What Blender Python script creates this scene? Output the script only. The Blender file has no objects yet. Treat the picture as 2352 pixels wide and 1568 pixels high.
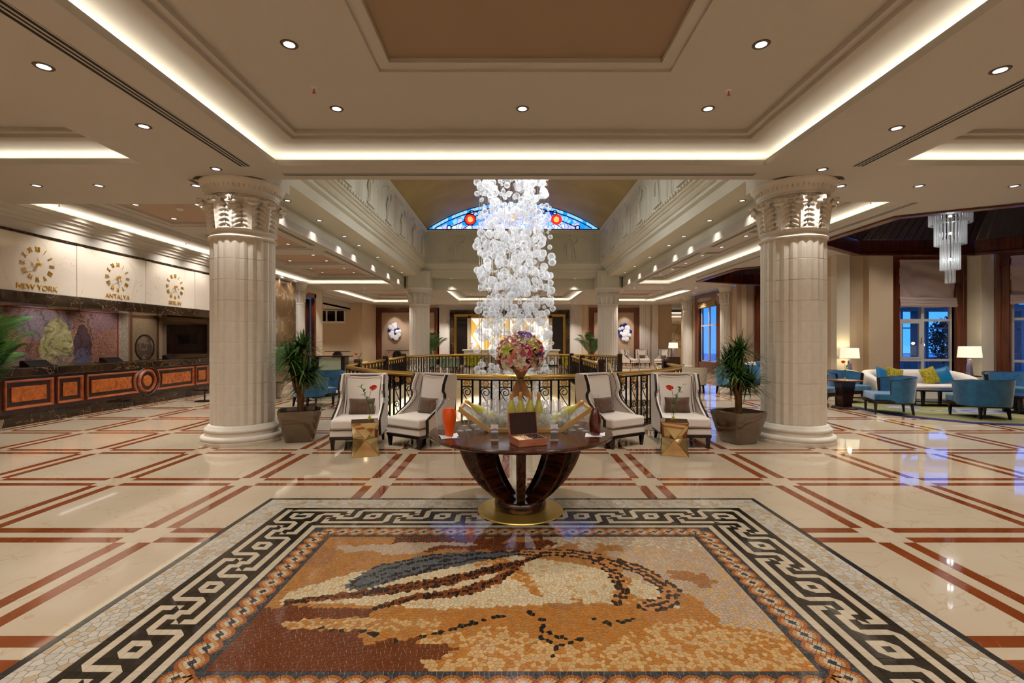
import bpy, math, random
from mathutils import Vector, Matrix, geometry
R = random.Random(7)
PI = math.pi
C = bpy.context.scene.collection
scn = bpy.context.scene

def s(r, g, b):
    f = lambda c: (c/255)/12.92 if c/255 <= .04045 else ((c/255+.055)/1.055)**2.4
    return (f(r), f(g), f(b))

# ------------------------------------------------------------------ camera
cam_d = bpy.data.cameras.new('camera'); cam = bpy.data.objects.new('camera', cam_d); C.objects.link(cam)
cam.location = (0, 0, 1.6); cam.rotation_euler = (PI/2, 0, 0)
cam_d.sensor_width = 36; cam_d.lens = 17; cam_d.clip_start = .05; cam_d.clip_end = 300
scn.camera = cam

# ------------------------------------------------------------------ dusk sky
w = bpy.data.worlds.new('world'); scn.world = w; w.use_nodes = True
nt = w.node_tree; bg = nt.nodes['Background']
tc = nt.nodes.new('ShaderNodeTexCoord'); sep = nt.nodes.new('ShaderNodeSeparateXYZ'); rp = nt.nodes.new('ShaderNodeValToRGB')
nt.links.new(tc.outputs['Generated'], sep.inputs[0]); nt.links.new(sep.outputs['Z'], rp.inputs[0])
rp.color_ramp.elements[0].position = .0; rp.color_ramp.elements[0].color = (.05, .30, 1.0, 1)
rp.color_ramp.elements[1].position = .8; rp.color_ramp.elements[1].color = (.01, .08, .62, 1)
nt.links.new(rp.outputs[0], bg.inputs[0]); bg.inputs[1].default_value = 1.8

# ------------------------------------------------------------------ view
scn.view_settings.view_transform = 'Standard'; scn.view_settings.look = 'None'
scn.view_settings.exposure = 0.0; scn.view_settings.gamma = 1; scn.view_settings.use_curve_mapping = False
scn.cycles.max_bounces = 8; scn.cycles.diffuse_bounces = 3; scn.cycles.glossy_bounces = 3
scn.cycles.use_adaptive_sampling = True; scn.cycles.adaptive_threshold = .05; scn.cycles.adaptive_min_samples = 12; scn.cycles.light_sampling_threshold = .03
scn.cycles.transmission_bounces = 8; scn.cycles.transparent_max_bounces = 20
scn.cycles.caustics_reflective = False; scn.cycles.caustics_refractive = False
scn.cycles.sample_clamp_indirect = 4; scn.cycles.sample_clamp_direct = 0

WARM = (1.0, .82, .60); NEUT = (1.0, .955, .90); COOL = (.90, .95, 1.0); COVE = (1.0, .95, .80)
P_SPOT = 105; P_COVE = 3.3      # watts per downlight / per metre of cove strip

# ------------------------------------------------------------------ materials
MATS = {}
def mat(name, col, rough=.5, metal=0, noise=None, bump=None, coat=0, spec=None, emit=None, es=0, trans=0, ior=1.45, sheen=0, attr=None, coords='Object'):
    """noise=(scale, colour2, detail, stretch) mixes a second colour; bump=(scale, strength)"""
    if name in MATS: return MATS[name]
    m = bpy.data.materials.new(name); m.use_nodes = True; n = m.node_tree; b = n.nodes['Principled BSDF']
    b.inputs['Base Color'].default_value = (*col, 1); b.inputs['Roughness'].default_value = rough; b.inputs['Metallic'].default_value = metal
    b.inputs['Coat Weight'].default_value = coat; b.inputs['Coat Roughness'].default_value = .05
    b.inputs['IOR'].default_value = ior
    if spec is not None: b.inputs['Specular IOR Level'].default_value = spec
    if trans: b.inputs['Transmission Weight'].default_value = trans
    if sheen: b.inputs['Sheen Weight'].default_value = sheen
    if emit: b.inputs['Emission Color'].default_value = (*emit, 1); b.inputs['Emission Strength'].default_value = es
    if attr:
        a = n.nodes.new('ShaderNodeAttribute'); a.attribute_name = attr; n.links.new(a.outputs['Color'], b.inputs['Base Color'])
    if noise or bump:
        t = n.nodes.new('ShaderNodeTexCoord'); src = t.outputs[coords]
        if coords == 'World':
            pass
    if noise:
        sc_, c2, det, st = (list(noise)+[4, (1, 1, 1)])[:4] if len(noise) < 4 else noise
        mp = n.nodes.new('ShaderNodeMapping'); mp.inputs['Scale'].default_value = st; n.links.new(src, mp.inputs[0])
        x = n.nodes.new('ShaderNodeTexNoise'); x.inputs['Scale'].default_value = sc_; x.inputs['Detail'].default_value = det
        n.links.new(mp.outputs[0], x.inputs[0])
        r = n.nodes.new('ShaderNodeValToRGB'); r.color_ramp.elements[0].position = .35; r.color_ramp.elements[1].position = .68
        r.color_ramp.elements[0].color = (*col, 1); r.color_ramp.elements[1].color = (*c2, 1)
        n.links.new(x.outputs[0], r.inputs[0]); n.links.new(r.outputs[0], b.inputs['Base Color'])
    if bump:
        x = n.nodes.new('ShaderNodeTexNoise'); x.inputs['Scale'].default_value = bump[0]; x.inputs['Detail'].default_value = 3
        n.links.new(src, x.inputs[0])
        u = n.nodes.new('ShaderNodeBump'); u.inputs['Strength'].default_value = bump[1]; u.inputs['Distance'].default_value = .01
        n.links.new(x.outputs[0], u.inputs['Height']); n.links.new(u.outputs[0], b.inputs['Normal'])
    MATS[name] = m; return m

def marble(name, base, vein, rough, scale=1.4, width=.03, cloud=None, coat=0):
    """polished stone: clouded base with thin veins, textured by world position so that slabs differ"""
    if name in MATS: return MATS[name]
    m = bpy.data.materials.new(name); m.use_nodes = True; n = m.node_tree; b = n.nodes['Principled BSDF']
    b.inputs['Roughness'].default_value = rough; b.inputs['Coat Weight'].default_value = coat; b.inputs['Coat Roughness'].default_value = .03
    g = n.nodes.new('ShaderNodeNewGeometry'); oi = n.nodes.new('ShaderNodeObjectInfo')
    ad = n.nodes.new('ShaderNodeVectorMath'); ad.operation = 'MULTIPLY_ADD'
    cb = n.nodes.new('ShaderNodeCombineXYZ'); n.links.new(oi.outputs['Random'], cb.inputs[2])
    n.links.new(cb.outputs[0], ad.inputs[0]); ad.inputs[1].default_value = (0, 0, 5); n.links.new(g.outputs['Position'], ad.inputs[2])
    x = n.nodes.new('ShaderNodeTexNoise'); x.inputs['Scale'].default_value = scale; x.inputs['Detail'].default_value = 6; x.inputs['Distortion'].default_value = 1.1
    n.links.new(ad.outputs[0], x.inputs[0])
    r = n.nodes.new('ShaderNodeValToRGB'); e = r.color_ramp.elements
    e[0].position = .5-width; e[0].color = (0, 0, 0, 1); e[1].position = .5; e[1].color = (1, 1, 1, 1)
    k = e.new(.5+width); k.color = (0, 0, 0, 1); n.links.new(x.outputs[0], r.inputs[0])
    y = n.nodes.new('ShaderNodeTexNoise'); y.inputs['Scale'].default_value = scale*.8; y.inputs['Detail'].default_value = 5
    n.links.new(ad.outputs[0], y.inputs[0])
    r2 = n.nodes.new('ShaderNodeValToRGB'); r2.color_ramp.elements[0].position = .35; r2.color_ramp.elements[1].position = .7
    r2.color_ramp.elements[0].color = (*base, 1); r2.color_ramp.elements[1].color = (*(cloud or base), 1); n.links.new(y.outputs[0], r2.inputs[0])
    mx = n.nodes.new('ShaderNodeMix'); mx.data_type = 'RGBA'; n.links.new(r.outputs[0], mx.inputs[0]); n.links.new(r2.outputs[0], mx.inputs[6])
    mx.inputs[7].default_value = (*vein, 1); n.links.new(mx.outputs[2], b.inputs['Base Color'])
    MATS[name] = m; return m

def wood(name, c1, c2, rough=.3, scale=3, stretch=(1, 1, 12), coat=.3, fig=0):
    if name in MATS: return MATS[name]
    m = bpy.data.materials.new(name); m.use_nodes = True; n = m.node_tree; b = n.nodes['Principled BSDF']
    b.inputs['Roughness'].default_value = rough; b.inputs['Coat Weight'].default_value = coat; b.inputs['Coat Roughness'].default_value = .12
    t = n.nodes.new('ShaderNodeTexCoord'); mp = n.nodes.new('ShaderNodeMapping'); mp.inputs['Scale'].default_value = stretch
    n.links.new(t.outputs['Object'], mp.inputs[0])
    x = n.nodes.new('ShaderNodeTexNoise'); x.inputs['Scale'].default_value = scale; x.inputs['Detail'].default_value = 7; x.inputs['Distortion'].default_value = .6+fig
    n.links.new(mp.outputs[0], x.inputs[0])
    r = n.nodes.new('ShaderNodeValToRGB'); r.color_ramp.elements[0].position = .36; r.color_ramp.elements[1].position = .66
    r.color_ramp.elements[0].color = (*c1, 1); r.color_ramp.elements[1].color = (*c2, 1)
    n.links.new(x.outputs[0], r.inputs[0]); n.links.new(r.outputs[0], b.inputs['Base Color'])
    MATS[name] = m; return m

def glass(name, tint=(1, 1, 1), body=0, gloss=.35, rough=.02, alpha=.12):
    """thin clear glass: see-through with a fresnel sheen, a little milky body"""
    if name in MATS: return MATS[name]
    m = bpy.data.materials.new(name); m.use_nodes = True; n = m.node_tree; n.nodes.remove(n.nodes['Principled BSDF']); out = n.nodes['Material Output']
    tr = n.nodes.new('ShaderNodeBsdfTransparent'); tr.inputs[0].default_value = (*tint, 1)
    gl = n.nodes.new('ShaderNodeBsdfGlossy'); gl.inputs['Roughness'].default_value = rough
    lw = n.nodes.new('ShaderNodeLayerWeight'); lw.inputs[0].default_value = .5
    pw = n.nodes.new('ShaderNodeMath'); pw.operation = 'POWER'; n.links.new(lw.outputs['Facing'], pw.inputs[0]); pw.inputs[1].default_value = 3.5
    ma = n.nodes.new('ShaderNodeMath'); ma.operation = 'MULTIPLY_ADD'; n.links.new(pw.outputs[0], ma.inputs[0]); ma.inputs[1].default_value = min(.8, gloss*2.2); ma.inputs[2].default_value = .035
    mx = n.nodes.new('ShaderNodeMixShader'); n.links.new(ma.outputs[0], mx.inputs[0])
    last = tr
    if body:
        df = n.nodes.new('ShaderNodeBsdfTranslucent'); df.inputs[0].default_value = (1, 1, 1, 1)
        d2 = n.nodes.new('ShaderNodeBsdfDiffuse'); d2.inputs[0].default_value = (1, 1, 1, 1)
        m3 = n.nodes.new('ShaderNodeMixShader'); n.links.new(df.outputs[0], m3.inputs[1]); n.links.new(d2.outputs[0], m3.inputs[2])
        lf = n.nodes.new('ShaderNodeMath'); lf.operation = 'MULTIPLY_ADD'; n.links.new(lw.outputs['Facing'], lf.inputs[0]); lf.inputs[1].default_value = body; lf.inputs[2].default_value = alpha
        m2 = n.nodes.new('ShaderNodeMixShader'); n.links.new(lf.outputs[0], m2.inputs[0]); n.links.new(tr.outputs[0], m2.inputs[1]); n.links.new(m3.outputs[0], m2.inputs[2])
        last = m2
    n.links.new(last.outputs[0], mx.inputs[1]); n.links.new(gl.outputs[0], mx.inputs[2]); n.links.new(mx.outputs[0], out.inputs[0])
    MATS[name] = m; return m

PAINT = mat('warm_paint', (.53, .485, .42), .7)
PAINT_TAUPE = mat('taupe_paint', s(152, 126, 100), .7)
STONE = mat('carved_limestone', s(230, 222, 208), .7, noise=(9, s(224, 215, 200), 5, (1, 1, 1)), bump=(60, .12))
ENTAB = mat('entablature_plaster', s(208, 204, 184), .65)
VAULT = mat('ochre_vault_plaster', s(164, 146, 92), .6, noise=(.9, s(150, 132, 82), 4, (1, 1, 1)))
WALLP = mat('beige_wallpaper', s(205, 180, 150), .75, noise=(40, s(196, 170, 140), 2, (6, 6, .3)))
WALLT = mat('mauve_taupe_wallpaper', s(176, 150, 126), .75)
MCREAM = marble('cream_floor_marble', s(198, 181, 157), s(184, 160, 128), .04, 1.6, .008, s(193, 173, 146))
MRED = marble('rosso_floor_marble', s(134, 68, 32), s(162, 102, 64), .05, 3.2, .004, s(118, 56, 25))
MWALL = marble('cream_wall_marble', s(230, 218, 202), s(212, 190, 164), .12, .7, .004, s(224, 210, 190))
MDARK = marble('dark_emperador_marble', s(34, 24, 17), s(130, 106, 80), .08, 2.2, .007, s(60, 42, 26))
MBROWN = marble('brown_wall_marble', s(104, 80, 54), s(150, 122, 92), .1, 1.2, .02, s(86, 64, 42))
WOODR = wood('red_mahogany', s(74, 30, 14), s(112, 50, 22), .3, 2.2, (6, 6, .5))
WOODD = wood('dark_mahogany', s(34, 14, 9), s(56, 24, 14), .3, 2.2, (6, 6, .6))
BOARD = wood('dark_ceiling_board', s(34, 12, 10), s(52, 20, 16), .6, 2.2, (6, 6, .6), 0)
PAINT_AISLE = mat('light_taupe_paint', s(178, 152, 128), .7)
WOODF = wood('figured_mahogany', s(132, 66, 24), s(178, 96, 38), .25, 2.2, (.8, 2.0, 1.6), .4, 2.0)
WOODM = wood('moulding_mahogany', s(126, 58, 24), s(160, 82, 40), .3, 3, (1, 1, 4))
MACAS = wood('macassar_ebony', s(30, 14, 9), s(88, 44, 26), .2, 3.0, (.6, 9, 9), .3)
BLACKW = mat('black_brown_wood', s(22, 13, 10), .3, coat=.3)
BRASS = mat('polished_brass', s(250, 212, 118), .28, 1)
BRASSF = mat('satin_gold_foot', s(232, 198, 104), .34, .8)
BRASSD = mat('antique_brass', s(176, 140, 70), .28, 1)
GOLDM = mat('gilt_metal', s(222, 168, 62), .32, .55)
MIRB = mat('antiqued_bronze_mirror', s(214, 190, 140), .05, 1, noise=(7, s(228, 206, 160), 5, (1, 1, 1)))
IRON = mat('black_wrought_iron', s(14, 11, 10), .55, spec=.25)
UPH = mat('cream_upholstery', s(230, 218, 206), .85, bump=(400, .08), sheen=.3)
PIPE = mat('brown_piping', s(74, 44, 26), .7)
BRV = mat('brown_velvet', s(92, 62, 36), .8, noise=(14, s(74, 48, 26), 3, (1, 1, 1)), sheen=.5)
BLUEV = mat('teal_blue_velvet', s(28, 104, 146), .75, noise=(7, s(18, 78, 118), 4, (1, 1, 1)), sheen=.6)
BLUES = mat('peacock_blue_satin', s(10, 104, 150), .4)
YELF = mat('mustard_print_fabric', s(178, 160, 30), .75, noise=(26, s(112, 98, 20), 3, (1, 1, 1)))
LEAF = mat('dracaena_leaf', s(40, 78, 26), .4, noise=(3, s(86, 122, 48), 3, (1, 1, 1)))
PALM = mat('palm_leaf', s(40, 82, 34), .45, noise=(3, s(82, 126, 52), 3, (1, 1, 1)))
STEM = mat('green_stem', s(64, 96, 34), .5)
BARK = mat('grey_brown_bark', s(96, 66, 42), .9, noise=(18, s(142, 104, 68), 4, (1, 1, .4)), bump=(40, .6))
SOIL = mat('dark_soil', s(34, 25, 18), .95, bump=(50, .8))
POT = mat('glossy_taupe_planter', s(104, 86, 66), .1, coat=.8)
GLASS = glass('clear_glass', (1, 1, 1), 0, .3)
STEMW = glass('crystal_stemware', (.97, .97, 1), .45, .45, .03, .09)
GLASSB = glass('bubble_glass', (.985, .99, 1), .60, .20, .06, .20)
GLASSR = glass('glass_rod', (.95, .98, 1), .5, .35, .05, .24)
LAMPON = mat('downlight_lens', (1, 1, 1), .3, emit=(.95, .97, 1.0), es=1.6)
CHROME = mat('satin_nickel_trim', s(170, 160, 148), .3, 1)
TRIMB = mat('bronze_trim_ring', s(96, 80, 62), .35, .6)
WHITEP = mat('white_plastic', s(228, 224, 216), .4)
DARKS = mat('dark_slot', s(30, 22, 14), .7)
FRAMEW = mat('window_frame_paint', s(196, 190, 186), .4)
RED = mat('red_anthurium', s(226, 52, 30), .35)
WHITEC = mat('white_paper', s(232, 230, 232), .8)

# ------------------------------------------------------------------ mesh builder
class MB:
    def __init__(s_): s_.v = []; s_.f = []; s_.c = None
    def add(s_, vs, fs, M=None):
        o = len(s_.v)
        s_.v += [tuple(M @ Vector(p)) for p in vs] if M is not None else [tuple(p) for p in vs]
        s_.f += [tuple(i+o for i in f) for f in fs]; return s_
    def box(s_, x0, y0, z0, x1, y1, z1, M=None):
        return s_.add([(x0,y0,z0),(x1,y0,z0),(x1,y1,z0),(x0,y1,z0),(x0,y0,z1),(x1,y0,z1),(x1,y1,z1),(x0,y1,z1)],
            [(0,3,2,1),(4,5,6,7),(0,1,5,4),(1,2,6,5),(2,3,7,6),(3,0,4,7)], M)
    def frustum(s_, w0, d0, w1, d1, z0, z1, M=None, dx=0, dy=0):
        a, b = w0/2, d0/2; c, d = w1/2, d1/2
        return s_.add([(-a,-b,z0),(a,-b,z0),(a,b,z0),(-a,b,z0),(dx-c,dy-d,z1),(dx+c,dy-d,z1),(dx+c,dy+d,z1),(dx-c,dy+d,z1)],
            [(0,3,2,1),(4,5,6,7),(0,1,5,4),(1,2,6,5),(2,3,7,6),(3,0,4,7)], M)
    def prism(s_, poly, z0, z1, M=None, caps=True):
        n = len(poly); vs = [(p[0],p[1],z0) for p in poly]+[(p[0],p[1],z1) for p in poly]
        fs = [(i,(i+1)%n,(i+1)%n+n,i+n) for i in range(n)]
        if caps: fs += [tuple(range(n-1,-1,-1)), tuple(range(n,2*n))]
        return s_.add(vs, fs, M)
    def plate(s_, outer, holes, z, up=False, M=None):
        loops = [[Vector((p[0],p[1],0)) for p in outer]]+[[Vector((p[0],p[1],0)) for p in h] for h in holes]
        tris = geometry.tessellate_polygon(loops); pts = [p for l in loops for p in l]; fs = []
        for t in tris:
            a, b, c = (pts[i] for i in t); up_ = (b-a).cross(c-a).z > 0
            fs.append(tuple(t) if up_ == up else tuple(reversed(t)))
        return s_.add([(p.x,p.y,z) for p in pts], fs, M)
    def lathe(s_, prof, n=24, M=None, a0=0, a1=2*PI, cap=False):
        full = abs(a1-a0-2*PI) < 1e-6; m = n if full else n+1; k = len(prof)
        vs = [(r*math.cos(a0+(a1-a0)*i/n), r*math.sin(a0+(a1-a0)*i/n), z) for i in range(m) for r, z in prof]
        fs = []
        for i in range(n):
            j = (i+1) % m
            for q in range(k-1): fs.append((i*k+q, j*k+q, j*k+q+1, i*k+q+1))
        if cap and full:
            fs.append(tuple(i*k for i in range(n-1,-1,-1))); fs.append(tuple(i*k+k-1 for i in range(n)))
        return s_.add(vs, fs, M)
    def tube(s_, pts, r, n=8, M=None, cap=True, closed=False):
        P = [Vector(p) for p in pts]; rs = r if isinstance(r, (list, tuple)) else [r]*len(P); m = len(P)
        vs = []; nrm = None
        for i, p in enumerate(P):
            if closed: t = (P[(i+1)%m]-P[i-1]).normalized()
            else: t = (P[min(i+1,m-1)]-P[max(i-1,0)]).normalized()
            if nrm is None: nrm = t.orthogonal().normalized()
            else:
                nrm = nrm-t*nrm.dot(t); nrm = nrm.normalized() if nrm.length > 1e-6 else t.orthogonal().normalized()
            b = t.cross(nrm)
            for k in range(n):
                a = 2*PI*k/n; vs.append(p+nrm*rs[i]*math.cos(a)+b*rs[i]*math.sin(a))
        fs = [(i*n+k, i*n+(k+1)%n, ((i+1)%m)*n+(k+1)%n, ((i+1)%m)*n+k) for i in range(m if closed else m-1) for k in range(n)]
        if cap and not closed: fs += [tuple(range(n-1,-1,-1)), tuple((m-1)*n+k for k in range(n))]
        return s_.add(vs, fs, M)
    def sweep(s_, path, prof, M=None, closed=True, z=0):
        """path: 2-D loop; prof: (offset to the left of travel, z) points; mitred corners"""
        m = len(path); k = len(prof); vs = []
        for i in range(m):
            p = Vector(path[i]); a = Vector(path[i-1]) if (closed or i) else None; b = Vector(path[(i+1)%m]) if (closed or i < m-1) else None
            d1 = (p-a).normalized() if a is not None else (b-p).normalized(); d2 = (b-p).normalized() if b is not None else d1
            n1 = Vector((-d1.y, d1.x)); n2 = Vector((-d2.y, d2.x)); nn = n1+n2
            nn = nn/ max(.2, nn.dot(n1)) if nn.length > 1e-6 else n1
            for o, h in prof: q = p+nn*o; vs.append((q.x, q.y, h+z))
        fs = [(i*k+q, ((i+1)%m)*k+q, ((i+1)%m)*k+q+1, i*k+q+1) for i in range(m if closed else m-1) for q in range(k-1)]
        return s_.add(vs, fs, M)
    def grid(s_, fn, nu, nv, M=None, cu=False):
        m = nu if cu else nu+1
        vs = [fn(i/nu, j/nv) for i in range(m) for j in range(nv+1)]
        fs = [(i*(nv+1)+j, ((i+1)%m)*(nv+1)+j, ((i+1)%m)*(nv+1)+j+1, i*(nv+1)+j+1) for i in range(nu) for j in range(nv)]
        return s_.add(vs, fs, M)
    def ball(s_, c, r, n=12, m=8, M=None, sc=(1,1,1)):
        vs = [(c[0],c[1],c[2]+r*sc[2])]; fs = []
        for j in range(1, m):
            th = PI*j/m
            for i in range(n): vs.append((c[0]+r*sc[0]*math.sin(th)*math.cos(2*PI*i/n), c[1]+r*sc[1]*math.sin(th)*math.sin(2*PI*i/n), c[2]+r*sc[2]*math.cos(th)))
        vs.append((c[0],c[1],c[2]-r*sc[2])); L = len(vs)-1
        for i in range(n): fs.append((0, 1+i, 1+(i+1)%n)); fs.append((L, L-n+(i+1)%n, L-n+i))
        for j in range(m-2):
            for i in range(n): a = 1+j*n+i; b = 1+j*n+(i+1)%n; fs.append((a, a+n, b+n, b))
        return s_.add(vs, fs, M)
    def mesh(s_, name, material=None, smooth=None):
        me = bpy.data.meshes.new(name); me.from_pydata(s_.v, [], s_.f); me.update()
        if material:
            for q in (material if isinstance(material, (list, tuple)) else [material]): me.materials.append(q)
        if smooth is not None:
            for p in me.polygons: p.use_smooth = True
            if smooth < 180: me.set_sharp_from_angle(angle=math.radians(smooth))
        return me
    def build(s_, name, material=None, parent=None, smooth=None, loc=None, bevel=0, seg=2):
        o = bpy.data.objects.new(name, s_.mesh(name, material, smooth)); C.objects.link(o)
        if parent is not None: o.parent = parent
        if loc is not None: o.location = loc
        if bevel:
            b = o.modifiers.new('bevel', 'BEVEL'); b.width = bevel; b.segments = seg; b.limit_method = 'ANGLE'; b.angle_limit = math.radians(40)
        return o

def link(name, me, parent=None, loc=(0,0,0), rot=(0,0,0), sc=(1,1,1)):
    o = bpy.data.objects.new(name, me); C.objects.link(o); o.location = loc; o.rotation_euler = rot; o.scale = sc
    if parent is not None: o.parent = parent
    return o
def tag(o, label=None, cat=None, group=None, kind=None):
    if label: o['label'] = label
    if cat: o['category'] = cat
    if group: o['group'] = group
    if kind: o['kind'] = kind
    return o
def struct(o, label=None): return tag(o, label, None, None, 'structure')
def thing(name, label, cat, loc=(0,0,0), rz=0, group=None):
    o = bpy.data.objects.new(name, None); C.objects.link(o); o.location = loc; o.rotation_euler = (0, 0, rz); o.empty_display_size = .1
    return tag(o, label, cat, group)
def kids(o): return [c for c in KID.get(o.name, [])]
def dup(root, loc, rz=None, label=None, group=None, sc=None):
    r = root.copy(); C.objects.link(r); r.location = loc
    if rz is not None: r.rotation_euler = (0, 0, rz)
    if label: r['label'] = label
    if group: r['group'] = group
    if sc: r.scale = sc if isinstance(sc, tuple) else (sc, sc, sc)
    for ch in list(root.children):
        c = ch.copy(); C.objects.link(c); c.parent = r
        for g in list(ch.children):
            d = g.copy(); C.objects.link(d); d.parent = c
    return r
def T(x=0, y=0, z=0, rz=0, rx=0, ry=0):
    return Matrix.Translation((x, y, z)) @ Matrix.Rotation(rz, 4, 'Z') @ Matrix.Rotation(ry, 4, 'Y') @ Matrix.Rotation(rx, 4, 'X')
def spot(loc, e=None, ang=95, col=NEUT, blend=.6, r=.05, aim=None):
    l = bpy.data.lights.new('spot_lamp', 'SPOT'); l.energy = e or P_SPOT; l.color = col; l.spot_size = math.radians(ang); l.spot_blend = blend; l.shadow_soft_size = r
    o = bpy.data.objects.new('spot_lamp', l); C.objects.link(o); o.location = loc
    if aim: o.rotation_euler = Vector((aim[0]-loc[0], aim[1]-loc[1], aim[2]-loc[2])).to_track_quat('-Z', 'Y').to_euler()
    return o
def area(loc, sx, sy, e, col, rot=(0,0,0), spread=180):
    l = bpy.data.lights.new('strip_lamp', 'AREA'); l.shape = 'RECTANGLE'; l.size = sx; l.size_y = sy; l.energy = e; l.color = col; l.spread = math.radians(spread)
    o = bpy.data.objects.new('strip_lamp', l); C.objects.link(o); o.location = loc; o.rotation_euler = rot; return o
def point(loc, e, col, r=.05):
    l = bpy.data.lights.new('bulb', 'POINT'); l.energy = e; l.color = col; l.shadow_soft_size = r
    o = bpy.data.objects.new('bulb', l); C.objects.link(o); o.location = loc; return o
def inside(p, poly):
    x, y = p; r = False; j = len(poly)-1
    for i in range(len(poly)):
        xi, yi = poly[i][:2]; xj, yj = poly[j][:2]
        if (yi > y) != (yj > y) and x < (xj-xi)*(y-yi)/(yj-yi)+xi: r = not r
        j = i
    return r
def cat_rom(P, n=8):
    out = []; P = [P[0]]+list(P)+[P[-1]]
    for i in range(1, len(P)-2):
        a, b, c, d = (Vector(q) for q in P[i-1:i+3])
        for k in range(n):
            t = k/n; out.append(.5*((2*b)+(c-a)*t+(2*a-5*b+4*c-d)*t*t+(3*b-a-3*c+d)*t**3))
    out.append(Vector(P[-2])); return out
def rect(x0, y0, x1, y1): return [(x0,y0),(x1,y0),(x1,y1),(x0,y1)]
from mathutils import noise as NZ
def fb(x, y, k=1.0): return NZ.fractal(Vector((x*k, y*k, 3.7)), .9, 2.0, 4)
# ------------------------------------------------------------------ plan of the stair well (railed opening in the floor)
CX = .08
near_pts = [(-4.2,13.2),(-4.05,11.9),(-3.75,11.25),(-3.26,10.5),(-2.72,9.8),(-1.91,9.08),(-.95,8.47),(.08,8.25),(1.11,8.47),(2.07,9.08),(2.88,9.8),(3.42,10.5),(3.91,11.25),(4.12,11.9),(4.2,13.2)]
NEAR = cat_rom(near_pts, 6)
FAR = [Vector((.0+4.25*math.cos(a), 19.1+3.45*math.sin(a))) for a in [PI-PI*i/40 for i in range(41)]]
def inset(P, d):
    out = []
    for i, p in enumerate(P):
        t = (P[min(i+1,len(P)-1)]-P[max(i-1,0)]).normalized(); out.append(p+Vector((-t.y, t.x))*d)
    return out
HOLE = [tuple(p) for p in inset(NEAR, .14)]            # left newel -> round the front -> right newel (counter-clockwise)
HOLE += [(2.56, 13.2), (2.56, 21.6)]
HOLE += [tuple(p) for p in reversed(inset(FAR, -.14)) if p.x < 2.5]
HOLE += [(-4.06, 19.1)]
HOLE = [HOLE[0]]+[p for i, p in enumerate(HOLE[1:]) if (Vector(p)-Vector(HOLE[i])).length > .01]

# ------------------------------------------------------------------ floor
FX0, FX1, FY0, FY1 = -14.2, 16.4, -3.2, 40.0
OUT = [(-14.2,-3.2),(16.4,-3.2),(16.4,10.95),(13.45,13.9),(13.3,14.3),(9.5,14.3),(9.5,15.1),(11.7,15.1),(13.1,16.6),(13.5,19.3),(12.3,21.0),(9.95,21.0),(9.95,28.3),(13.9,38.2),(13.9,40),(-14.2,40)]
MX, MY0, MY1 = 2.466, 1.37, 4.94                       # the mosaic's rectangle
floor = struct(MB().plate(OUT, [HOLE, rect(-MX,MY0,MX,MY1)], -.005, up=True).build('floor', MCREAM), 'polished cream marble floor with crossing double bands of red marble')
P_ = 1.52
def rects():
    for i in range(-10, 12):
        for j in range(-5, 25):
            x, y = .02+P_*i, 4.0+P_*j
            yield 'crossing_slab', 0, x-.15, y-.15, x+.15, y+.15
            for o in (-.15, .05):
                yield 'red_strip', 1, x+.15, y+o, x+P_-.15, y+o+.1
                yield 'red_strip', 1, x+o, y+.15, x+o+.1, y+P_-.15
            yield 'cream_strip', 0, x+.15, y-.05, x+P_-.15, y+.05
            yield 'cream_strip', 0, x-.05, y+.15, x+.05, y+P_-.15
            yield 'cream_slab', 0, x+.15, y+.15, x+P_-.15, y+P_-.15
def cut(r, m):                                          # rectangle minus rectangle
    x0,y0,x1,y1 = r; a,b,c,d = m
    if x1 <= a or x0 >= c or y1 <= b or y0 >= d: return [r]
    o = []
    if x0 < a: o.append((x0,y0,a,y1)); x0 = a
    if x1 > c: o.append((c,y0,x1,y1)); x1 = c
    if y0 < b: o.append((x0,y0,x1,b))
    if y1 > d: o.append((x0,d,x1,y1))
    return o
def hole_cut(r, lvl=0):
    x0,y0,x1,y1 = r
    if (y1 < 8 or y0 > 23 or x1 < -4.5 or x0 > 4.6) and (x1 < 9.4 or y1 < 10.9): return [r]
    n = 6; k = sum((inside(q, HOLE) or not inside(q, OUT)) for q in ((x0+(x1-x0)*(a+.5)/n, y0+(y1-y0)*(b+.5)/n) for a in range(n) for b in range(n)))
    if k == 0: return [r]
    if k == n*n: return []
    if max(x1-x0, y1-y0) < .1: return [r] if k < n*n/2 else []
    if x1-x0 > y1-y0: h = (x0+x1)/2; q = [(x0,y0,h,y1),(h,y0,x1,y1)]
    else: h = (y0+y1)/2; q = [(x0,y0,x1,h),(x0,h,x1,y1)]
    return hole_cut(q[0])+hole_cut(q[1])
pieces = []; rest = [MB(), MB()]
def slab(mb, x0, y0, x1, y1, g=.0008):
    mb.add([(x0+g,y0+g,0),(x1-g,y0+g,0),(x1-g,y1-g,0),(x0+g,y1-g,0),(x0+g,y0+g,-.005),(x1-g,y0+g,-.005),(x1-g,y1-g,-.005),(x0+g,y1-g,-.005)],
           [(0,1,2,3),(4,5,1,0),(5,6,2,1),(6,7,3,2),(7,4,0,3)])
for nm, k, x0, y0, x1, y1 in rects():
    x0, x1, y0, y1 = max(x0,FX0), min(x1,FX1), max(y0,FY0), min(y1,FY1)
    if x1-x0 < .02 or y1-y0 < .02: continue
    for r in cut((x0,y0,x1,y1), (-MX,MY0,MX,MY1)):
        q = hole_cut(r)
        cx, cy = (r[0]+r[2])/2, (r[1]+r[3])/2
        if len(q) == 1 and q[0] == r and cy > 1.6 and abs(cx) < 1.12*cy+.6 and r[2]-r[0] > .03 and r[3]-r[1] > .03: pieces.append((cy+.2*abs(cx), nm, k, r))
        else:
            for z in q: slab(rest[k], *z)
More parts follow.
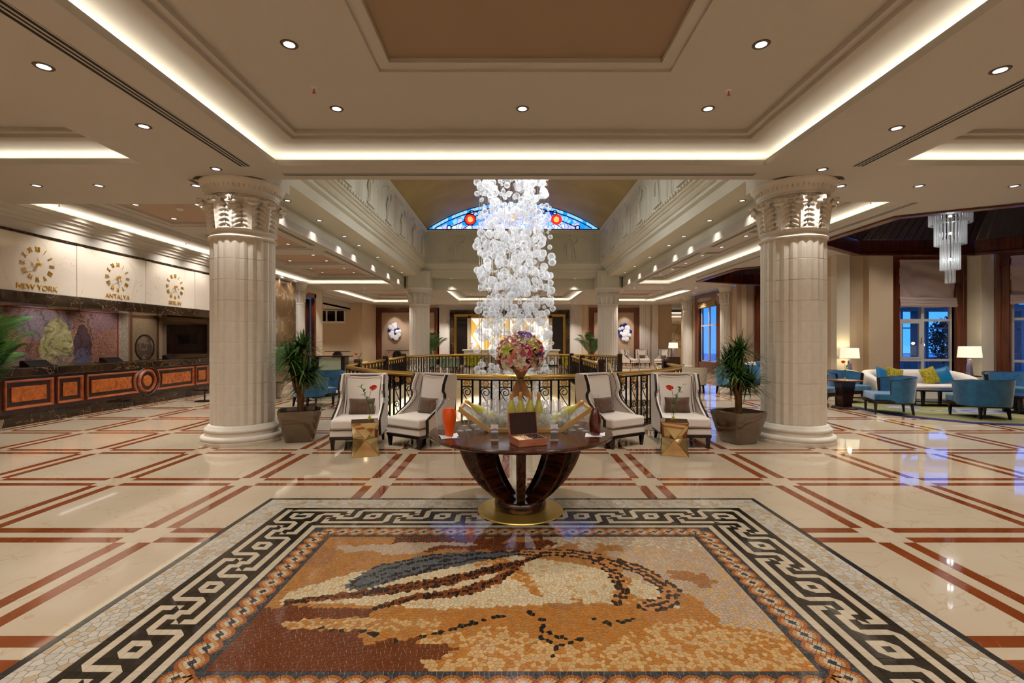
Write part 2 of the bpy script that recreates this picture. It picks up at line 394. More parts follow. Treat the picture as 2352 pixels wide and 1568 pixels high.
pieces.sort(); cnt = {}; share = {}
for d, nm, k, r in pieces:
    cnt[nm] = cnt.get(nm, 0)+1
    if cnt[nm] > (300 if nm == 'red_strip' else 190) or d > 17: slab(rest[k], *r); continue
    key = (nm, round(r[2]-r[0],3), round(r[3]-r[1],3))
    if key not in share:
        m = MB(); slab(m, 0, 0, r[2]-r[0], r[3]-r[1]); share[key] = m.mesh(nm, [MCREAM, MRED][k])
    link(nm, share[key], floor, (r[0], r[1], 0))
tag(rest[0].build('cream_slab_field', MCREAM, floor), kind='stuff'); tag(rest[1].build('red_strip_field', MRED, floor), kind='stuff')

# ------------------------------------------------------------------ the floor mosaic
TESS = mat('mosaic_stone', (1,1,1), .07, attr='Col'); GROUT = mat('grey_grout', s(146, 134, 118), .35)
mosaic = tag(MB().box(-MX,MY0,-.02,MX,MY1,-.0025).build('floor_mosaic', GROUT), 'large stone mosaic panel set in the floor, key-pattern border in black and cream', 'mosaic')
def clip(P, a, b, c):                                   # keep a*x+b*y <= c
    o = []
    for i in range(len(P)):
        p, q = P[i-1], P[i]; dp, dq = a*p[0]+b*p[1]-c, a*q[0]+b*q[1]-c
        if (dp <= 0) != (dq <= 0):
            t = dp/(dp-dq); o.append((p[0]+t*(q[0]-p[0]), p[1]+t*(q[1]-p[1])))
        if dq <= 0: o.append(q)
    return o
def voronoi(x0, y0, x1, y1, sp, gap, jit=.42):
    nx, ny = max(1, round((x1-x0)/sp)), max(1, round((y1-y0)/sp)); dx, dy = (x1-x0)/nx, (y1-y0)/ny
    S = {(i,j): (x0+dx*(i+.5+R.uniform(-jit,jit)), y0+dy*(j+.5+R.uniform(-jit,jit))) for i in range(nx) for j in range(ny)}
    for (i,j), p in S.items():
        P = [(max(x0+gap/2,p[0]-2*dx), max(y0+gap/2,p[1]-2*dy)), (min(x1-gap/2,p[0]+2*dx), max(y0+gap/2,p[1]-2*dy)), (min(x1-gap/2,p[0]+2*dx), min(y1-gap/2,p[1]+2*dy)), (max(x0+gap/2,p[0]-2*dx), min(y1-gap/2,p[1]+2*dy))]
        for a in range(-2, 3):
            for b in range(-2, 3):
                q = S.get((i+a,j+b))
                if q and (a or b):
                    ux, uy = q[0]-p[0], q[1]-p[1]; L = math.hypot(ux, uy); ux /= L; uy /= L
                    if len(P) > 2: P = clip(P, ux, uy, ux*(p[0]+q[0])/2+uy*(p[1]+q[1])/2-gap/2)
        if len(P) > 2: yield p, P
TES = []
def tess(P, col, z=0, v=.10):
    k = 1+R.uniform(-v, v); TES.append((P, tuple(min(1, c*k) for c in col), z))
cDK, cCR = s(44, 38, 31), s(194, 178, 154); cOR, cLO, cRD, cSL = s(158, 92, 46), s(190, 138, 88), s(104, 50, 22), s(62, 62, 64)
# outer line, then the crazed band
LN, PB = .045, .24
def band(x0, y0, x1, y1, sp, gap, colf, jit=.42):
    for p, P in voronoi(x0, y0, x1, y1, sp, gap, jit): tess(P, colf(*p))
for x0,y0,x1,y1 in ((-MX,MY1-LN,MX,MY1),(-MX,MY0,MX,MY0+LN),(-MX,MY0+LN,-MX+LN,MY1-LN),(MX-LN,MY0+LN,MX,MY1-LN)):
    n = max(1, round(max(x1-x0, y1-y0)/.15))
    for i in range(n):
        q = (x0+(x1-x0)*i/n+.001, y0+.001, x0+(x1-x0)*(i+1)/n-.001, y1-.001) if x1-x0 > y1-y0 else (x0+.001, y0+(y1-y0)*i/n+.001, x1-.001, y0+(y1-y0)*(i+1)/n-.001)
        tess(rect(*q), s(50, 48, 48))
pal = lambda x, y: (s(192, 182, 166) if R.random() < .75 else s(184, 162, 132))
a, b = MX-LN, MX-LN-PB; ya, yb = MY1-LN, MY1-LN-PB; yc, yd = MY0+LN, MY0+LN+PB
for q in ((-a,yb,a,ya),(-a,yc,a,yd),(-a,yd,-b,yb),(b,yd,a,yb)): band(*q, .046, .0045, pal)
# meander of square tiles
KEY = ['DCDCDCDCD','DCDCCCDCD','DCDDDDDCD','DCDCCCCCD','DCDCDDDDD','DCDCDCCCD','DCDCCDDCD','DCDDCCDCD','DCCCDCDCD','DDDDDCDCD','DCCCCCDCD','DCDDDDDCD','DCDCCCDCD']
KW, KH = 89, 61; ux, uy = 2*b/KW, (yb-yd)/KH
chamf = {(1,3):0,(1,5):1,(12,3):2,(12,5):3}
for ix in range(KW):
    for iy in range(KH):
        dd = {'l': ix, 'r': KW-1-ix, 'b': iy, 't': KH-1-iy}; sd = min(dd, key=dd.get); r = dd[sd]
        if r > 9: continue
        al = (iy-(KH-1)//2) if sd in 'lr' else (ix-(KW-1)//2)
        if sd in 'rt': al = -al if sd == 'r' else al
        if sd == 'b': al = -al
        c = 'C' if r == 9 else KEY[al % 13][r]
        x, y = -b+ix*ux, yd+iy*uy; g = .0009
        q = [(x+g,y+g),(x+ux-g,y+g),(x+ux-g,y+uy-g),(x+g,y+uy-g)]
        if r < 9 and c == 'C' and (al % 13, r) in ((1,5),(12,3),(3,3),(3,7),(10,1),(10,5),(5,5),(8,3)):
            k = {'l': 0, 't': 3, 'r': 2, 'b': 1}[sd]+(0 if (al % 13) in (1, 3, 5) and r > 4 or (al % 13) == 10 and r == 5 else 2)
            k %= 4
            tess([q[k], q[(k+1)%4], q[(k+3)%4]], cCR, v=.06); tess([q[(k+1)%4], q[(k+2)%4], q[(k+3)%4]], cDK, v=.2)
        else: tess(q, cCR if c == 'C' else cDK, v=.06 if c == 'C' else .22)
# guilloche: dark ground, two plaited strands of three colours
gx, gy0, gy1 = b-10*ux, yd+10*uy, yb-10*uy; GW = .2
ix_, iy0, iy1 = gx-GW, gy0+GW, gy1-GW
for q in ((-gx,iy1,gx,gy1),(-gx,gy0,gx,iy0),(-gx,iy0,-ix_,iy1),(ix_,iy0,gx,iy1)):
    for p, P in voronoi(*q, .026, .003, .3): tess(P, cSL, 0, .25)
def strands(x0, y0, x1, y1, n):
    L = math.hypot(x1-x0, y1-y0); tx, ty = (x1-x0)/L, (y1-y0)/L; nx, ny = -ty, tx; per = L/n*2; A = .053
    for ph in (0, PI):
        N = int(L/.0125)
        for i in range(N):
            t0, t1 = L*i/N+.0008, L*(i+1)/N-.0008; tm = (t0+t1)/2
            sl = math.cos(2*PI*tm/per+ph)
            over = sl > 0                              # each strand passes over on its rising run
            def off(t, d):
                yv = A*math.sin(2*PI*t/per+ph); dv = A*2*PI/per*math.cos(2*PI*t/per+ph); k = math.hypot(1, dv)
                tt = t-dv/k*d; vv = yv+d/k
                return (x0+tx*tt+nx*vv, y0+ty*tt+ny*vv)
            if not over and abs(A*math.sin(2*PI*tm/per+ph)) < .026: continue
            for d0, d1, c in ((-.028,-.0105,cCR),(-.0095,.0085,cLO),(.0095,.027,cOR)):
                if math.sin(2*PI*tm/per+ph) < 0: d0, d1 = -d1, -d0
                tess([off(t0,d0), off(t1,d0), off(t1,d1), off(t0,d1)], c, .0006 if over else .0003)
hg = GW/2-.006; nh = round(2*(gx-hg)/.116); nv = round((gy1-gy0-2*hg)/.116)
strands(-gx+hg, gy1-hg, gx-hg, gy1-hg, nh); strands(gx-hg, gy1-hg, gx-hg, gy0+hg, nv)
strands(gx-hg, gy0+hg, -gx+hg, gy0+hg, nh); strands(-gx+hg, gy0+hg, -gx+hg, gy1-hg, nv)
# field: flowing drifts of ochre, red, cream and slate stone
def dseg(x, y, pts):
    best = 9; tb = 0; L = len(pts)-1
    for i in range(L):
        ax, ay = pts[i]; bx, by = pts[i+1]; vx, vy = bx-ax, by-ay
        t = max(0, min(1, ((x-ax)*vx+(y-ay)*vy)/(vx*vx+vy*vy))); d = math.hypot(x-ax-t*vx, y-ay-t*vy)
        if d < best: best = d; tb = (i+t)/L
    return best, tb
sweep1 = [(-1.0,3.2),(-.86,3.36),(-.6,3.5),(-.28,3.6),(.1,3.665)]
rib1 = [(-1.38,2.97),(-1.0,3.06),(-.72,3.14),(-.4,3.25),(-.1,3.42),(.2,3.6)]
rib2 = [(-.82,2.9),(-.62,3.02),(-.3,3.1),(-.08,3.26),(.08,3.5)]
rib3 = [(.1,3.68),(.45,3.66),(.72,3.55),(.92,3.36),(1.02,3.14),(.96,2.98),(.82,2.92)]
rib4 = [(.62,3.52),(.7,3.36),(.72,3.16),(.66,2.98)]
cracks = [[(-.5,2.62),(-.36,2.68),(-.2,2.76),(-.02,2.83)],[(.1,2.86),(.2,2.76),(.16,2.68),(.3,2.6)],[(.42,2.82),(.56,2.74),(.72,2.8)],[(.16,2.62),(.24,2.54),(.2,2.46)],[(.24,2.54),(.36,2.6)],[(-1.1,2.7),(-.8,2.66),(-.6,2.58)]]
OCH, LOC, ORG, PNK, CRM, RDK, TAN = s(172,118,62), s(198,158,104), s(176,114,50), s(184,160,136), s(206,186,150), s(106,54,28), s(160,110,68)
def field(x, y):
    n = fb(x, y, 2.2); n2 = fb(x+7, y-3, 5); c = OCH if n > -.2 else TAN
    if R.random() < .12: c = TAN
    if x > .72+.35*n and y < 3.95: c = PNK if R.random() < .72 else LOC
    if x > .2 and y > 3.7+.2*n: c = PNK if R.random() < .7 else CRM
    if y > 3.72+.25*n and -.95 < x < .25+.3*n: c = RDK if n2 < .35 else OCH
    if ((x+.98)/.34)**2+((y-3.74)/.085)**2 < 1+n2: c = PNK
    if ((x+.62)/.34)**2+((y-3.82)/.04)**2 < 1+n2: c = PNK
    if y < 3.0+.2*n and -1.1 < x < 1.0+.3*n: c = ORG if R.random() < .6 else OCH
    if y < 2.66+.16*n and x > -.55+.3*n: c = LOC if R.random() < .62 else ORG
    if y < 2.9+.05*n and x < -1.0+.5*(2.9-y)*2+.3*n: c = RDK
    if y < 2.6+.12*n and x < -.35+.35*n2: c = RDK
    if ((x+.85)/.42)**2+((y-2.74)/.06)**2 < 1+.6*n: c = LOC if R.random() < .6 else OCH
    lo, up = 2.93+.03*math.sin(4*x), 3.08+.55*math.sin(PI*min(1, max(0, (x+1.42)/2.45)))**.8
    if -1.42 < x < 1.02 and lo < y < up:
        c = CRM if R.random() < .9 else LOC
        if x > -.45 and fb(x*1.0+.6*y, y*.6, 2.4) > .12: c = ORG if R.random() < .7 else LOC
    if ((x-1.14)/.18)**2+((y-3.24)/.16)**2 < 1+1.6*n2: c = TAN
    d, t = dseg(x, y, sweep1)
    if d < .022+.15*math.sin(PI*(.1+.9*t))**.7*(1-.55*t): c = (s(84,88,92) if math.sin(d*95+n2*3) > -.25 else s(48,42,40))
    for rb, wd in ((rib1,.062),(rib2,.05)):
        d, t = dseg(x, y, rb)
        if d < wd*(.35+.65*math.sin(PI*t)): c = s(56,34,24) if math.sin(d*150) > .5 or R.random() < .18 else s(118,62,28)
    for rb, wd in ((rib3,.06),(rib4,.042)):
        d, t = dseg(x, y, rb)
        if d < wd: c = s(60,40,30) if d > wd*.66 or d < .012 else s(186,126,74)
    for k in cracks:
        if dseg(x, y, k)[0] < .009: c = s(44,36,30)
    return c
band(-ix_, iy0, ix_, iy1, .0265, .003, field, .47)
def tess_mesh(L, name):
    vs, fs, cs = [], [], []
    for P, c, z in L:
        ar = sum(P[i-1][0]*P[i][1]-P[i][0]*P[i-1][1] for i in range(len(P)))
        if ar < 0: P = P[::-1]
        o = len(vs); n = len(P); vs += [(x,y,z) for x,y in P]+[(x,y,-.003) for x,y in P]
        fs.append(tuple(range(o,o+n))); fs += [(o+n+i, o+n+(i+1)%n, o+(i+1)%n, o+i) for i in range(n)]; cs += [c]*(n+1)
    me = bpy.data.meshes.new(name); me.from_pydata(vs, [], fs); at = me.attributes.new('Col', 'FLOAT_COLOR', 'FACE')
    at.data.foreach_set('color', [k for c in cs for k in (*c, 1)]); me.materials.append(TESS); return me
def px_area(t):
    P = t[0]; y = sum(p[1] for p in P)/len(P); x = sum(p[0] for p in P)/len(P)
    if y < 2.3 or abs(x) > 1.03*y: return 0
    return abs(sum(P[i-1][0]*P[i][1]-P[i][0]*P[i-1][1] for i in range(len(P))))/y**3
TES.sort(key=px_area, reverse=True)
for t in TES[:300]: link('tessera', tess_mesh([t], 'tessera'), mosaic)
tag(link('tessera_field', tess_mesh(TES[300:], 'tessera_field'), mosaic), kind='stuff')

# ------------------------------------------------------------------ ceiling with coffers and openings
ZC = 4.1
OCT1 = [(7.75,9.7),(9.9,8.45),(13.0,8.45),(15.0,9.7),(15.0,12.0),(13.2,13.8),(9.9,13.8),(7.75,12.2)]
OCT2 = [(7.75,16.6),(9.2,15.3),(11.5,15.3),(12.9,16.7),(13.3,19.2),(12.2,20.8),(9.9,20.8),(7.75,19.9)]
ATR = (-5.02, 7.47, 5.14, 23.37)
COF = {'centre': (-3.36,-.1,3.6,6.88), 'front_left': (-9.04,-.1,-5.22,6.82), 'front_right': (5.45,-.1,9.0,6.88), 'aisle_left': (-9.04,8.79,-5.3,21.5), 'aisle_right': (5.45,8.67,7.0,21.5),
       'back': (-3.33,23.95,3.6,30.3), 'back_left': (-9.06,23.7,-5.3,31.6), 'back_right': (5.45,23.7,9.06,30.8)}
ceiling = struct(MB().plate([(-9.55,-3.2)]+OUT[1:-1]+[(-10.4,40),(-10.4,20.8),(-9.55,20.8)], [rect(*c) for c in COF.values()]+[rect(*ATR), OCT1, OCT2], ZC).build('ceiling', PAINT), 'beige plaster ceiling with lit coffers')
def ring(x0,y0,x1,y1,prof): return MB().sweep(rect(x0,y0,x1,y1), prof)      # positive offset = inwards
def tray(mb, x0,y0,x1,y1, z): mb.plate(rect(x0,y0,x1,y1), [], z)
def coffer(key, recess, pm=1.0, pt=None):
    x0,y0,x1,y1 = COF[key]
    c = ring(x0,y0,x1,y1, [(0,4.1),(0,4.182),(-.025,4.182),(-.025,4.105),(-.36,4.105),(-.36,4.3),(.42,4.3),(.42,4.345),(.5,4.345),(.5,4.40)])
    u = (x0+.5,y0+.5,x1-.5,y1-.5); holes = []
    o = struct(c.build('ceiling_coffer', PAINT, ceiling))
    for h in recess: holes.append(rect(*h))
    MB().plate(rect(*u), holes, 4.40).build('coffer_field', PAINT, ceiling)
    for h in recess:
        ring(*h, [(0,4.40),(0,4.425),(.13,4.425),(.13,4.47)]).build('coffer_moulding', PAINT, ceiling)
        MB().plate(rect(h[0]+.13,h[1]+.13,h[2]-.13,h[3]-.13), [], 4.47).build('coffer_panel', pt or PAINT_TAUPE, ceiling)
    lx, ly = x1-x0, y1-y0
    for cx, cy, L, hor in (((x0+x1)/2, y1+.17, lx+.3, 1), ((x0+x1)/2, y0-.17, lx+.3, 1), (x0-.17, (y0+y1)/2, ly, 0), (x1+.17, (y0+y1)/2, ly, 0)):
        area((cx, cy, 4.13), L if hor else .05, .05 if hor else L, P_COVE*L*pm, COVE, (PI, 0, 0))
coffer('centre', [(-1.377,1.9,1.65,5.03)])
coffer('front_left', [(-8.2,1.9,-6.1,5.0)]); coffer('front_right', [(6.3,1.9,8.2,5.0)])
coffer('aisle_left', [(-8.3,9.7+k*2.95,-6.05,9.7+k*2.95+2.1) for k in range(4)], 1.4, PAINT_AISLE)
coffer('aisle_right', [], 1.0, PAINT_AISLE)
for k in range(5): MB().box(5.95,9.25+k*2.95,4.33,6.5,9.45+k*2.95,4.4).build('cross_moulding', PAINT, ceiling, bevel=.012)
coffer('back', [(-1.6,25.4,1.8,28.9)], 1.4, PAINT_AISLE); coffer('back_left', [(-8.3,25.0+k*2.9,-6.05,27.0+k*2.9) for k in range(2)], 1.4, PAINT_AISLE); coffer('back_right', [(6.2,25.0+k*2.7,8.3,26.9+k*2.7) for k in range(2)], 1.4, PAINT_AISLE)

# linear air slots
def diffuser(x0, y0, x1, y1, label, n=3):
    t = thing('air_diffuser', label, 'air vent', ((x0+x1)/2, (y0+y1)/2, ZC)); w_, l_ = x1-x0, y1-y0; f = MB(); along = l_ > w_
    W = w_ if along else l_; L = l_ if along else w_
    def bx(mb, a0, a1, b0, b1, z0, z1):
        mb.box(*( (a0,b0,z0,a1,b1,z1) if along else (b0,a0,z0,b1,a1,z1)))
    bx(f, -W/2, -W/2+.012, -L/2, L/2, -.006, .0); bx(f, W/2-.012, W/2, -L/2, L/2, -.006, .0)
    f.build('frame', PAINT, t); k = MB(); bx(k, -W/2+.012, W/2-.012, -L/2, L/2, -.003, -.001); k.build('slot_backing', DARKS, t)
    p = (W-.024)/n
    for i in range(1, n):
        b_ = MB(); bx(b_, -W/2+.012+p*i-p*.2, -W/2+.012+p*i+p*.2, -L/2, L/2, -.005, -.002); b_.build('blade', PAINT, t)
diffuser(-3.89,-1.5,-3.72,6.9, 'long three-slot air diffuser left of the central coffer'); diffuser(4.85,-1.5,5.02,6.9, 'long three-slot air diffuser right of the central coffer')
diffuser(-3.42,7.18,3.63,7.29, 'air diffuser running across the beam before the atrium')
diffuser(-5.24,9.0,-5.12,12.6, 'slot diffuser beside the left atrium edge, nearer of two', 2); diffuser(-5.24,13.4,-5.12,20.5, 'slot diffuser beside the left atrium edge, farther of two', 2)
diffuser(5.22,8.7,5.34,12.8, 'slot diffuser beside the right atrium edge, nearer of two', 2); diffuser(5.22,13.6,5.34,20.5, 'slot diffuser beside the right atrium edge, farther of two', 2)
diffuser(7.2,8.7,7.32,12.4, 'slot diffuser between right aisle coffer and timber recess'); diffuser(7.2,13.6,7.32,19.0, 'slot diffuser along the far right aisle'); diffuser(-9.36,8.2,-9.24,16.8, 'long slot diffuser above the clock wall')
diffuser(7.9,22.6,8.02,29, 'slot diffuser over the back lounge on the right'); diffuser(-9.9,22.6,-9.78,31, 'slot diffuser over the back hall on the left')

# downlights
ORD = ('first','second','third','fourth','fifth','sixth','seventh','eighth','ninth','tenth','eleventh','twelfth','thirteenth','fourteenth')
DL_RING = MB().lathe([(.052,-.004),(.075,-.006),(.082,0),(.06,.0)], 20).mesh('trim_ring', TRIMB, 40)
DL_LENS = MB().lathe([(.0,-.001),(.03,-.0015),(.056,-.002)], 20).mesh('lens', LAMPON, 40)
def downlight(x, y, z, label, group, e=1, lamp=True, r=1, ang=95, col=NEUT, part=False, blend=.6):
    if part:
        link('light_ring', DL_RING, ceiling, (x, y, z)); link('light_lens', DL_LENS, ceiling, (x, y, z)); spot((x, y, z-.03), P_SPOT*e, ang, col); return
    t = thing('downlight', label, 'ceiling light', (x, y, z), 0, group); t.scale = (r, r, 1)
    link('trim_ring', DL_RING, t); link('lens', DL_LENS, t)
    if lamp: spot((x, y, z-.03), P_SPOT*e, ang, col, blend)
for x, y in ((-2.11,5.82),(.126,5.82),(2.36,5.82),(-2.1,4.56),(2.35,4.56),(-2.1,2.2),(2.35,2.2),(-2.1,.9),(.126,.9),(2.35,.9)):
    nm = {(-2.11,5.82):'far left',(.126,5.82):'far middle',(2.36,5.82):'far right',(-2.1,4.56):'near left',(2.35,4.56):'near right'}.get((x,y))
    downlight(x, y, 4.40, 'round downlight at the %s of the central coffer' % nm, 'central coffer downlights', .72 if y > 2.5 else .5, part=not nm)
for x, aims in ((-2.11,((-2.3,7.5,.7),(-1.35,7.6,.7))),(.126,((.1,4.75,.9),(.1,4.5,.3))),(2.36,((2.6,7.6,.7),(1.5,7.6,.7)))):
    for a_ in aims: spot((x, 5.82, 4.36), 150, 34, NEUT, .9, .05, aim=a_)  # extra lamps added at these downlights to brighten the chairs and table
for x, y, l in ((-4.26,4.4,'nearest'),(-4.28,5.62,'second'),(-4.29,7.01,'third, by the column')): downlight(x, y, ZC, 'round downlight left of the central coffer, '+l, 'downlights left of the central coffer', .75)
for x, y, l in ((4.5,4.457,'nearest'),(4.51,5.67,'second'),(4.51,7.03,'third, by the column')): downlight(x, y, ZC, 'round downlight right of the central coffer, '+l, 'downlights right of the central coffer', .75)
for x in (-4.26, 4.5):
    for y in (3.0, 1.6): downlight(x, y, ZC, 'round downlight beside the central coffer near the viewer', 'downlights beside the central coffer', .45, part=True)
for i, x in enumerate((-7.63,-6.63,-5.07)): downlight(x, 7.76, ZC, 'downlight on the cross band left of the near column, %s from the left' % ('first','second','third')[i], 'cross band downlights', 1.7)
for i, x in enumerate((5.29,6.55,8.08)): downlight(x, 7.78, ZC, 'downlight on the cross band right of the near column, %s from the column' % ('first','second','third')[i], 'cross band downlights', 1.5)
for i, y in enumerate((8.45,10.3,12.0,13.8,15.1,17.2,19.3,21.0)):
    for sx, sn in ((-4.78,'left'),(4.9,'right')): downlight(sx, y, 4.6, 'downlight in the %s soffit of the atrium, %s from the near column' % (sn, ORD[i]), sn+' atrium soffit downlights', .5, ang=90, blend=1)
for i, x in enumerate((-2.9,-1.1,1.2,3.0)): downlight(x, 23.1, 4.6, 'downlight in the far soffit of the atrium, %s from the left' % ORD[i], 'far atrium soffit downlights', .6, ang=80)
for k in range(4):
    y0 = 9.7+k*2.95
    for dx, dy in ((-7.9,.45),(-6.6,.45),(-7.9,1.6),(-6.6,1.6)):
        downlight(dx, y0+dy, 4.47, 'small downlight on the %s side of the left aisle coffer, %s from the near end' % ('wall' if dx < -7 else 'atrium', ORD[2*k+(dy > 1)]), 'left aisle coffer downlights', 1.15)
        if dx < -7: spot((-8.64, y0+dy, 4.26), 85, 100, NEUT, .9, .05, aim=(-9.35, y0+dy, 2.95))  # lamp without a fitting, added to brighten the clock band
    for dy in (.2, 1.7): downlight(6.22, y0+dy, 4.40, 'small downlight in the right aisle coffer, %s from the near end' % ORD[2*k+(dy > 1)], 'right aisle coffer downlights', 1.5)
for i, (x, y) in enumerate(((-8.8,22.6),(-6.9,22.6),(-5.6,22.6),(5.7,22.6),(7.0,22.6),(8.6,22.6))): downlight(x, y, ZC, 'downlight on the far cross band of the hall, %s from the left' % ORD[i], 'far cross band downlights', 1.8)
for x in (-8.44,-5.92,6.07,8.44):
    for y in (25.4, 27.4, 29.4): downlight(x, y, 4.40, 'tiny downlight in the far %s coffer, %s side, %s row' % ('left' if x < 0 else 'right', 'wall' if abs(x) > 7 else 'inner', {25.4:'near',27.4:'middle',29.4:'far'}[y]), 'far back coffer downlights', 1.9, lamp=(y != 27.4))
for x in (-2.4, 2.6):
    for y in (25.4, 28.6): downlight(x, y, 4.40, 'tiny downlight in the far middle coffer, %s %s' % ('near' if y < 27 else 'far', 'left' if x < 0 else 'right'), 'far middle coffer downlights', 1.9)
for i, (x, y) in enumerate(((-7.4,32.2),(-4.8,32.0),(-3.4,31.4),(-3.9,31.9),(3.7,31.4),(4.2,31.9),(6.4,32.2),(8.3,32.0),(9.4,29.2),(9.3,27.4),(9.4,25.0))): downlight(x, y, ZC, 'tiny downlight before the back wall, %s along from the left' % ORD[i], 'back wall downlights', 2.2)
for i, (x, y) in enumerate(((-9.28,17.9),(-9.28,19.3),(-9.28,20.3))): downlight(x, y, ZC, 'downlight grazing the brown marble wall, %s of three' % ORD[i], 'brown marble wall downlights', .5, ang=70)

for x in (-8.4, -5.92, 6.1, 8.35):
    for y in (.9, 2.6, 4.2): downlight(x, y, 4.40, 'unseen added downlight in a side coffer beside the viewer', 'added near side coffer downlights', .5, part=True)  # unseen lamps added to brighten the sides near the viewer
for x in (-6, -3.5, -1.2, 1.2, 3.5, 6):
    for y in (-1.0, -2.2): downlight(x, y, ZC, 'unseen fill downlight added in the ceiling behind the viewer', 'added fill downlights behind the viewer', 1.0, ang=150, part=True)  # unseen lamps added as fill for surfaces facing the viewer
def sprinkler(x, y, z, label):
    t = thing('sprinkler', label, 'sprinkler', (x, y, z))
    MB().lathe([(.0,-.008),(.03,-.006),(.036,0)], 16).build('escutcheon', WHITEP, t, 40)
    b_ = MB().lathe([(.006,-.05),(.007,-.008)], 8); b_.lathe([(0,-.056),(.02,-.054),(.02,-.05),(0,-.05)], 12); b_.build('bulb', mat('red_bulb', s(170,60,40), .3), t, 40)
sprinkler(-2.19,5.35,4.40,'small fire sprinkler at the left of the central coffer'); sprinkler(2.42,5.4,4.40,'small fire sprinkler at the right of the central coffer')
sprinkler(-8.9,9.5,4.30,'fire sprinkler in the lit edge above the clocks'); sprinkler(-8.9,13.2,4.30,'fire sprinkler in the lit edge farther along the clocks'); sprinkler(6.9,9.3,4.30,'fire sprinkler in the right aisle lit edge')
sd_ = thing('smoke_detector', 'square white detector in the left aisle coffer', 'detector', (-7.0,10.2,4.40)); MB().lathe([(0,-.04),(.05,-.036),(.065,-.01),(.065,0)], 20).build('housing', WHITEP, sd_, 40)

# ------------------------------------------------------------------ atrium: soffit, entablature, frieze, vault, lunette
ax0, ay0, ax1, ay1 = ATR; r4 = rect(*ATR)
atr = struct(MB().sweep(r4, [(0,4.1),(0,4.6),(.76,4.6)]).build('trim_1', ENTAB), 'stepped plaster fascia and soffit round the atrium')
MB().sweep(r4, [(.76,4.6),(.76,4.85),(.84,4.9),(.84,4.99),(.88,5.0),(.93,5.05),(.95,5.1),(1.0,5.12),(1.02,5.17),(1.07,5.18),(1.07,5.2)]).build('cornice_moulding', ENTAB, atr)
fz0, fz1 = 5.2, 6.73; fx0, fx1, fy0, fy1 = ax0+1.07, ax1-1.07, ay0+1.07, ay1-1.07
frieze = struct(MB().sweep(rect(fx0,fy0,fx1,fy1), [(0,fz0),(0,fz1)]).build('wall_frieze', ENTAB), 'relief frieze of arched panels round the atrium')
m = MB()
for y in [fy0+.2*i for i in range(int((fy1-fy0)/.2))]:
    for x, sg in ((fx0,1),(fx1,-1)): m.box(min(x,x+sg*.05), y, 5.23, max(x,x+sg*.05), y+.11, 5.3)
for x in [fx0+.2*i for i in range(int((fx1-fx0)/.2))]: m.box(x, fy1-.05, 5.23, x+.11, fy1, 5.3)
tag(m.build('dentil_row', ENTAB, frieze), kind='stuff')
MB().sweep(rect(fx0,fy0,fx1,fy1), [(0,6.62),(.04,6.64),(.04,6.69),(.07,6.73),(.0,6.76)]).build('top_moulding', ENTAB, frieze)
def relief(wd=1.9):
    m = MB(); h0, hs = .16, .85; r = wd/2-.18
    arc = [(-r,0,h0),(-r,0,hs)]+[(-r*math.cos(a),0,hs+.42*math.sin(a)) for a in [PI*i/14 for i in range(1,14)]]+[(r,0,hs),(r,0,h0)]
    m.tube(arc, .018, 6); arc2 = [(p[0]*.86,0,h0+(p[2]-h0)*.92) for p in arc]; m.tube(arc2, .01, 5)
    for sx in (-1, 1):
        m.tube([(sx*(wd/2-.05),0,.12),(sx*(wd/2-.05),0,1.36)], .02, 6); m.tube([(sx*(wd/2-.09),0,.12),(sx*(wd/2-.09),0,1.36)], .011, 5)
    m.box(-.34,-.06,h0,.34,0,h0+.05)
    # a draped standing figure in low relief
    m.ball((0,0,1.02), .085, 10, 8, sc=(.85,.5,1.1)); m.grid(lambda u,v: ((.1+.13*(1-v)+.02*math.sin(9*u*PI))*math.sin((u-.5)*PI)*1.0+.03*math.sin(4*v), -.055*math.cos((u-.5)*PI)-.012*math.sin(u*26), h0+.05+v*.74), 18, 10)
    m.tube([(-.12,-.03,.86),(-.27,-.03,.66),(-.2,-.04,.5)], [.035,.03,.022], 6); m.tube([(.12,-.03,.86),(.26,-.03,.98),(.3,-.03,1.16)], [.035,.028,.02], 6)
    m.tube([(-.02,0,1.26),(0,-.03,1.31),(.02,0,1.26)], .03, 6)
    return m.mesh('relief_panel', ENTAB, 60)
RL = relief(2.0)
for k in range(7):
    y = fy0+.98+k*1.965
    link('relief_panel', RL, frieze, (fx0, y, fz0), (0,0,PI/2)); link('relief_panel', RL, frieze, (fx1, y, fz0), (0,0,-PI/2))
for k in range(3): link('relief_panel', RL, frieze, ((fx0+fx1)/2+(k-1)*2.6, fy1, fz0), (0,0,0), (1.25,1,1))
# segmental barrel vault
ch = (fx1-fx0)/2; rise = 1.26; RV = (ch*ch+rise*rise)/(2*rise); cxv = (fx0+fx1)/2; zv = fz1+rise-RV
half = math.asin(ch/RV)
def vz(x): return zv+math.sqrt(max(0, RV*RV-(x-cxv)**2))
struct(MB().grid(lambda u,v: (cxv+RV*math.sin(half*(1-2*u)), fy0+(fy1-fy0)*v, zv+RV*math.cos(half*(1-2*u))), 40, 1).build('ceiling_vault', VAULT, smooth=60), 'ochre barrel vault over the atrium')
struct(MB().add([(cxv+RV*math.sin(half*(1-2*i/24)), fy0, zv+RV*math.cos(half*(1-2*i/24))) for i in range(25)], [tuple(range(25))]).build('wall_vault_end', VAULT), 'plain near end of the vault')
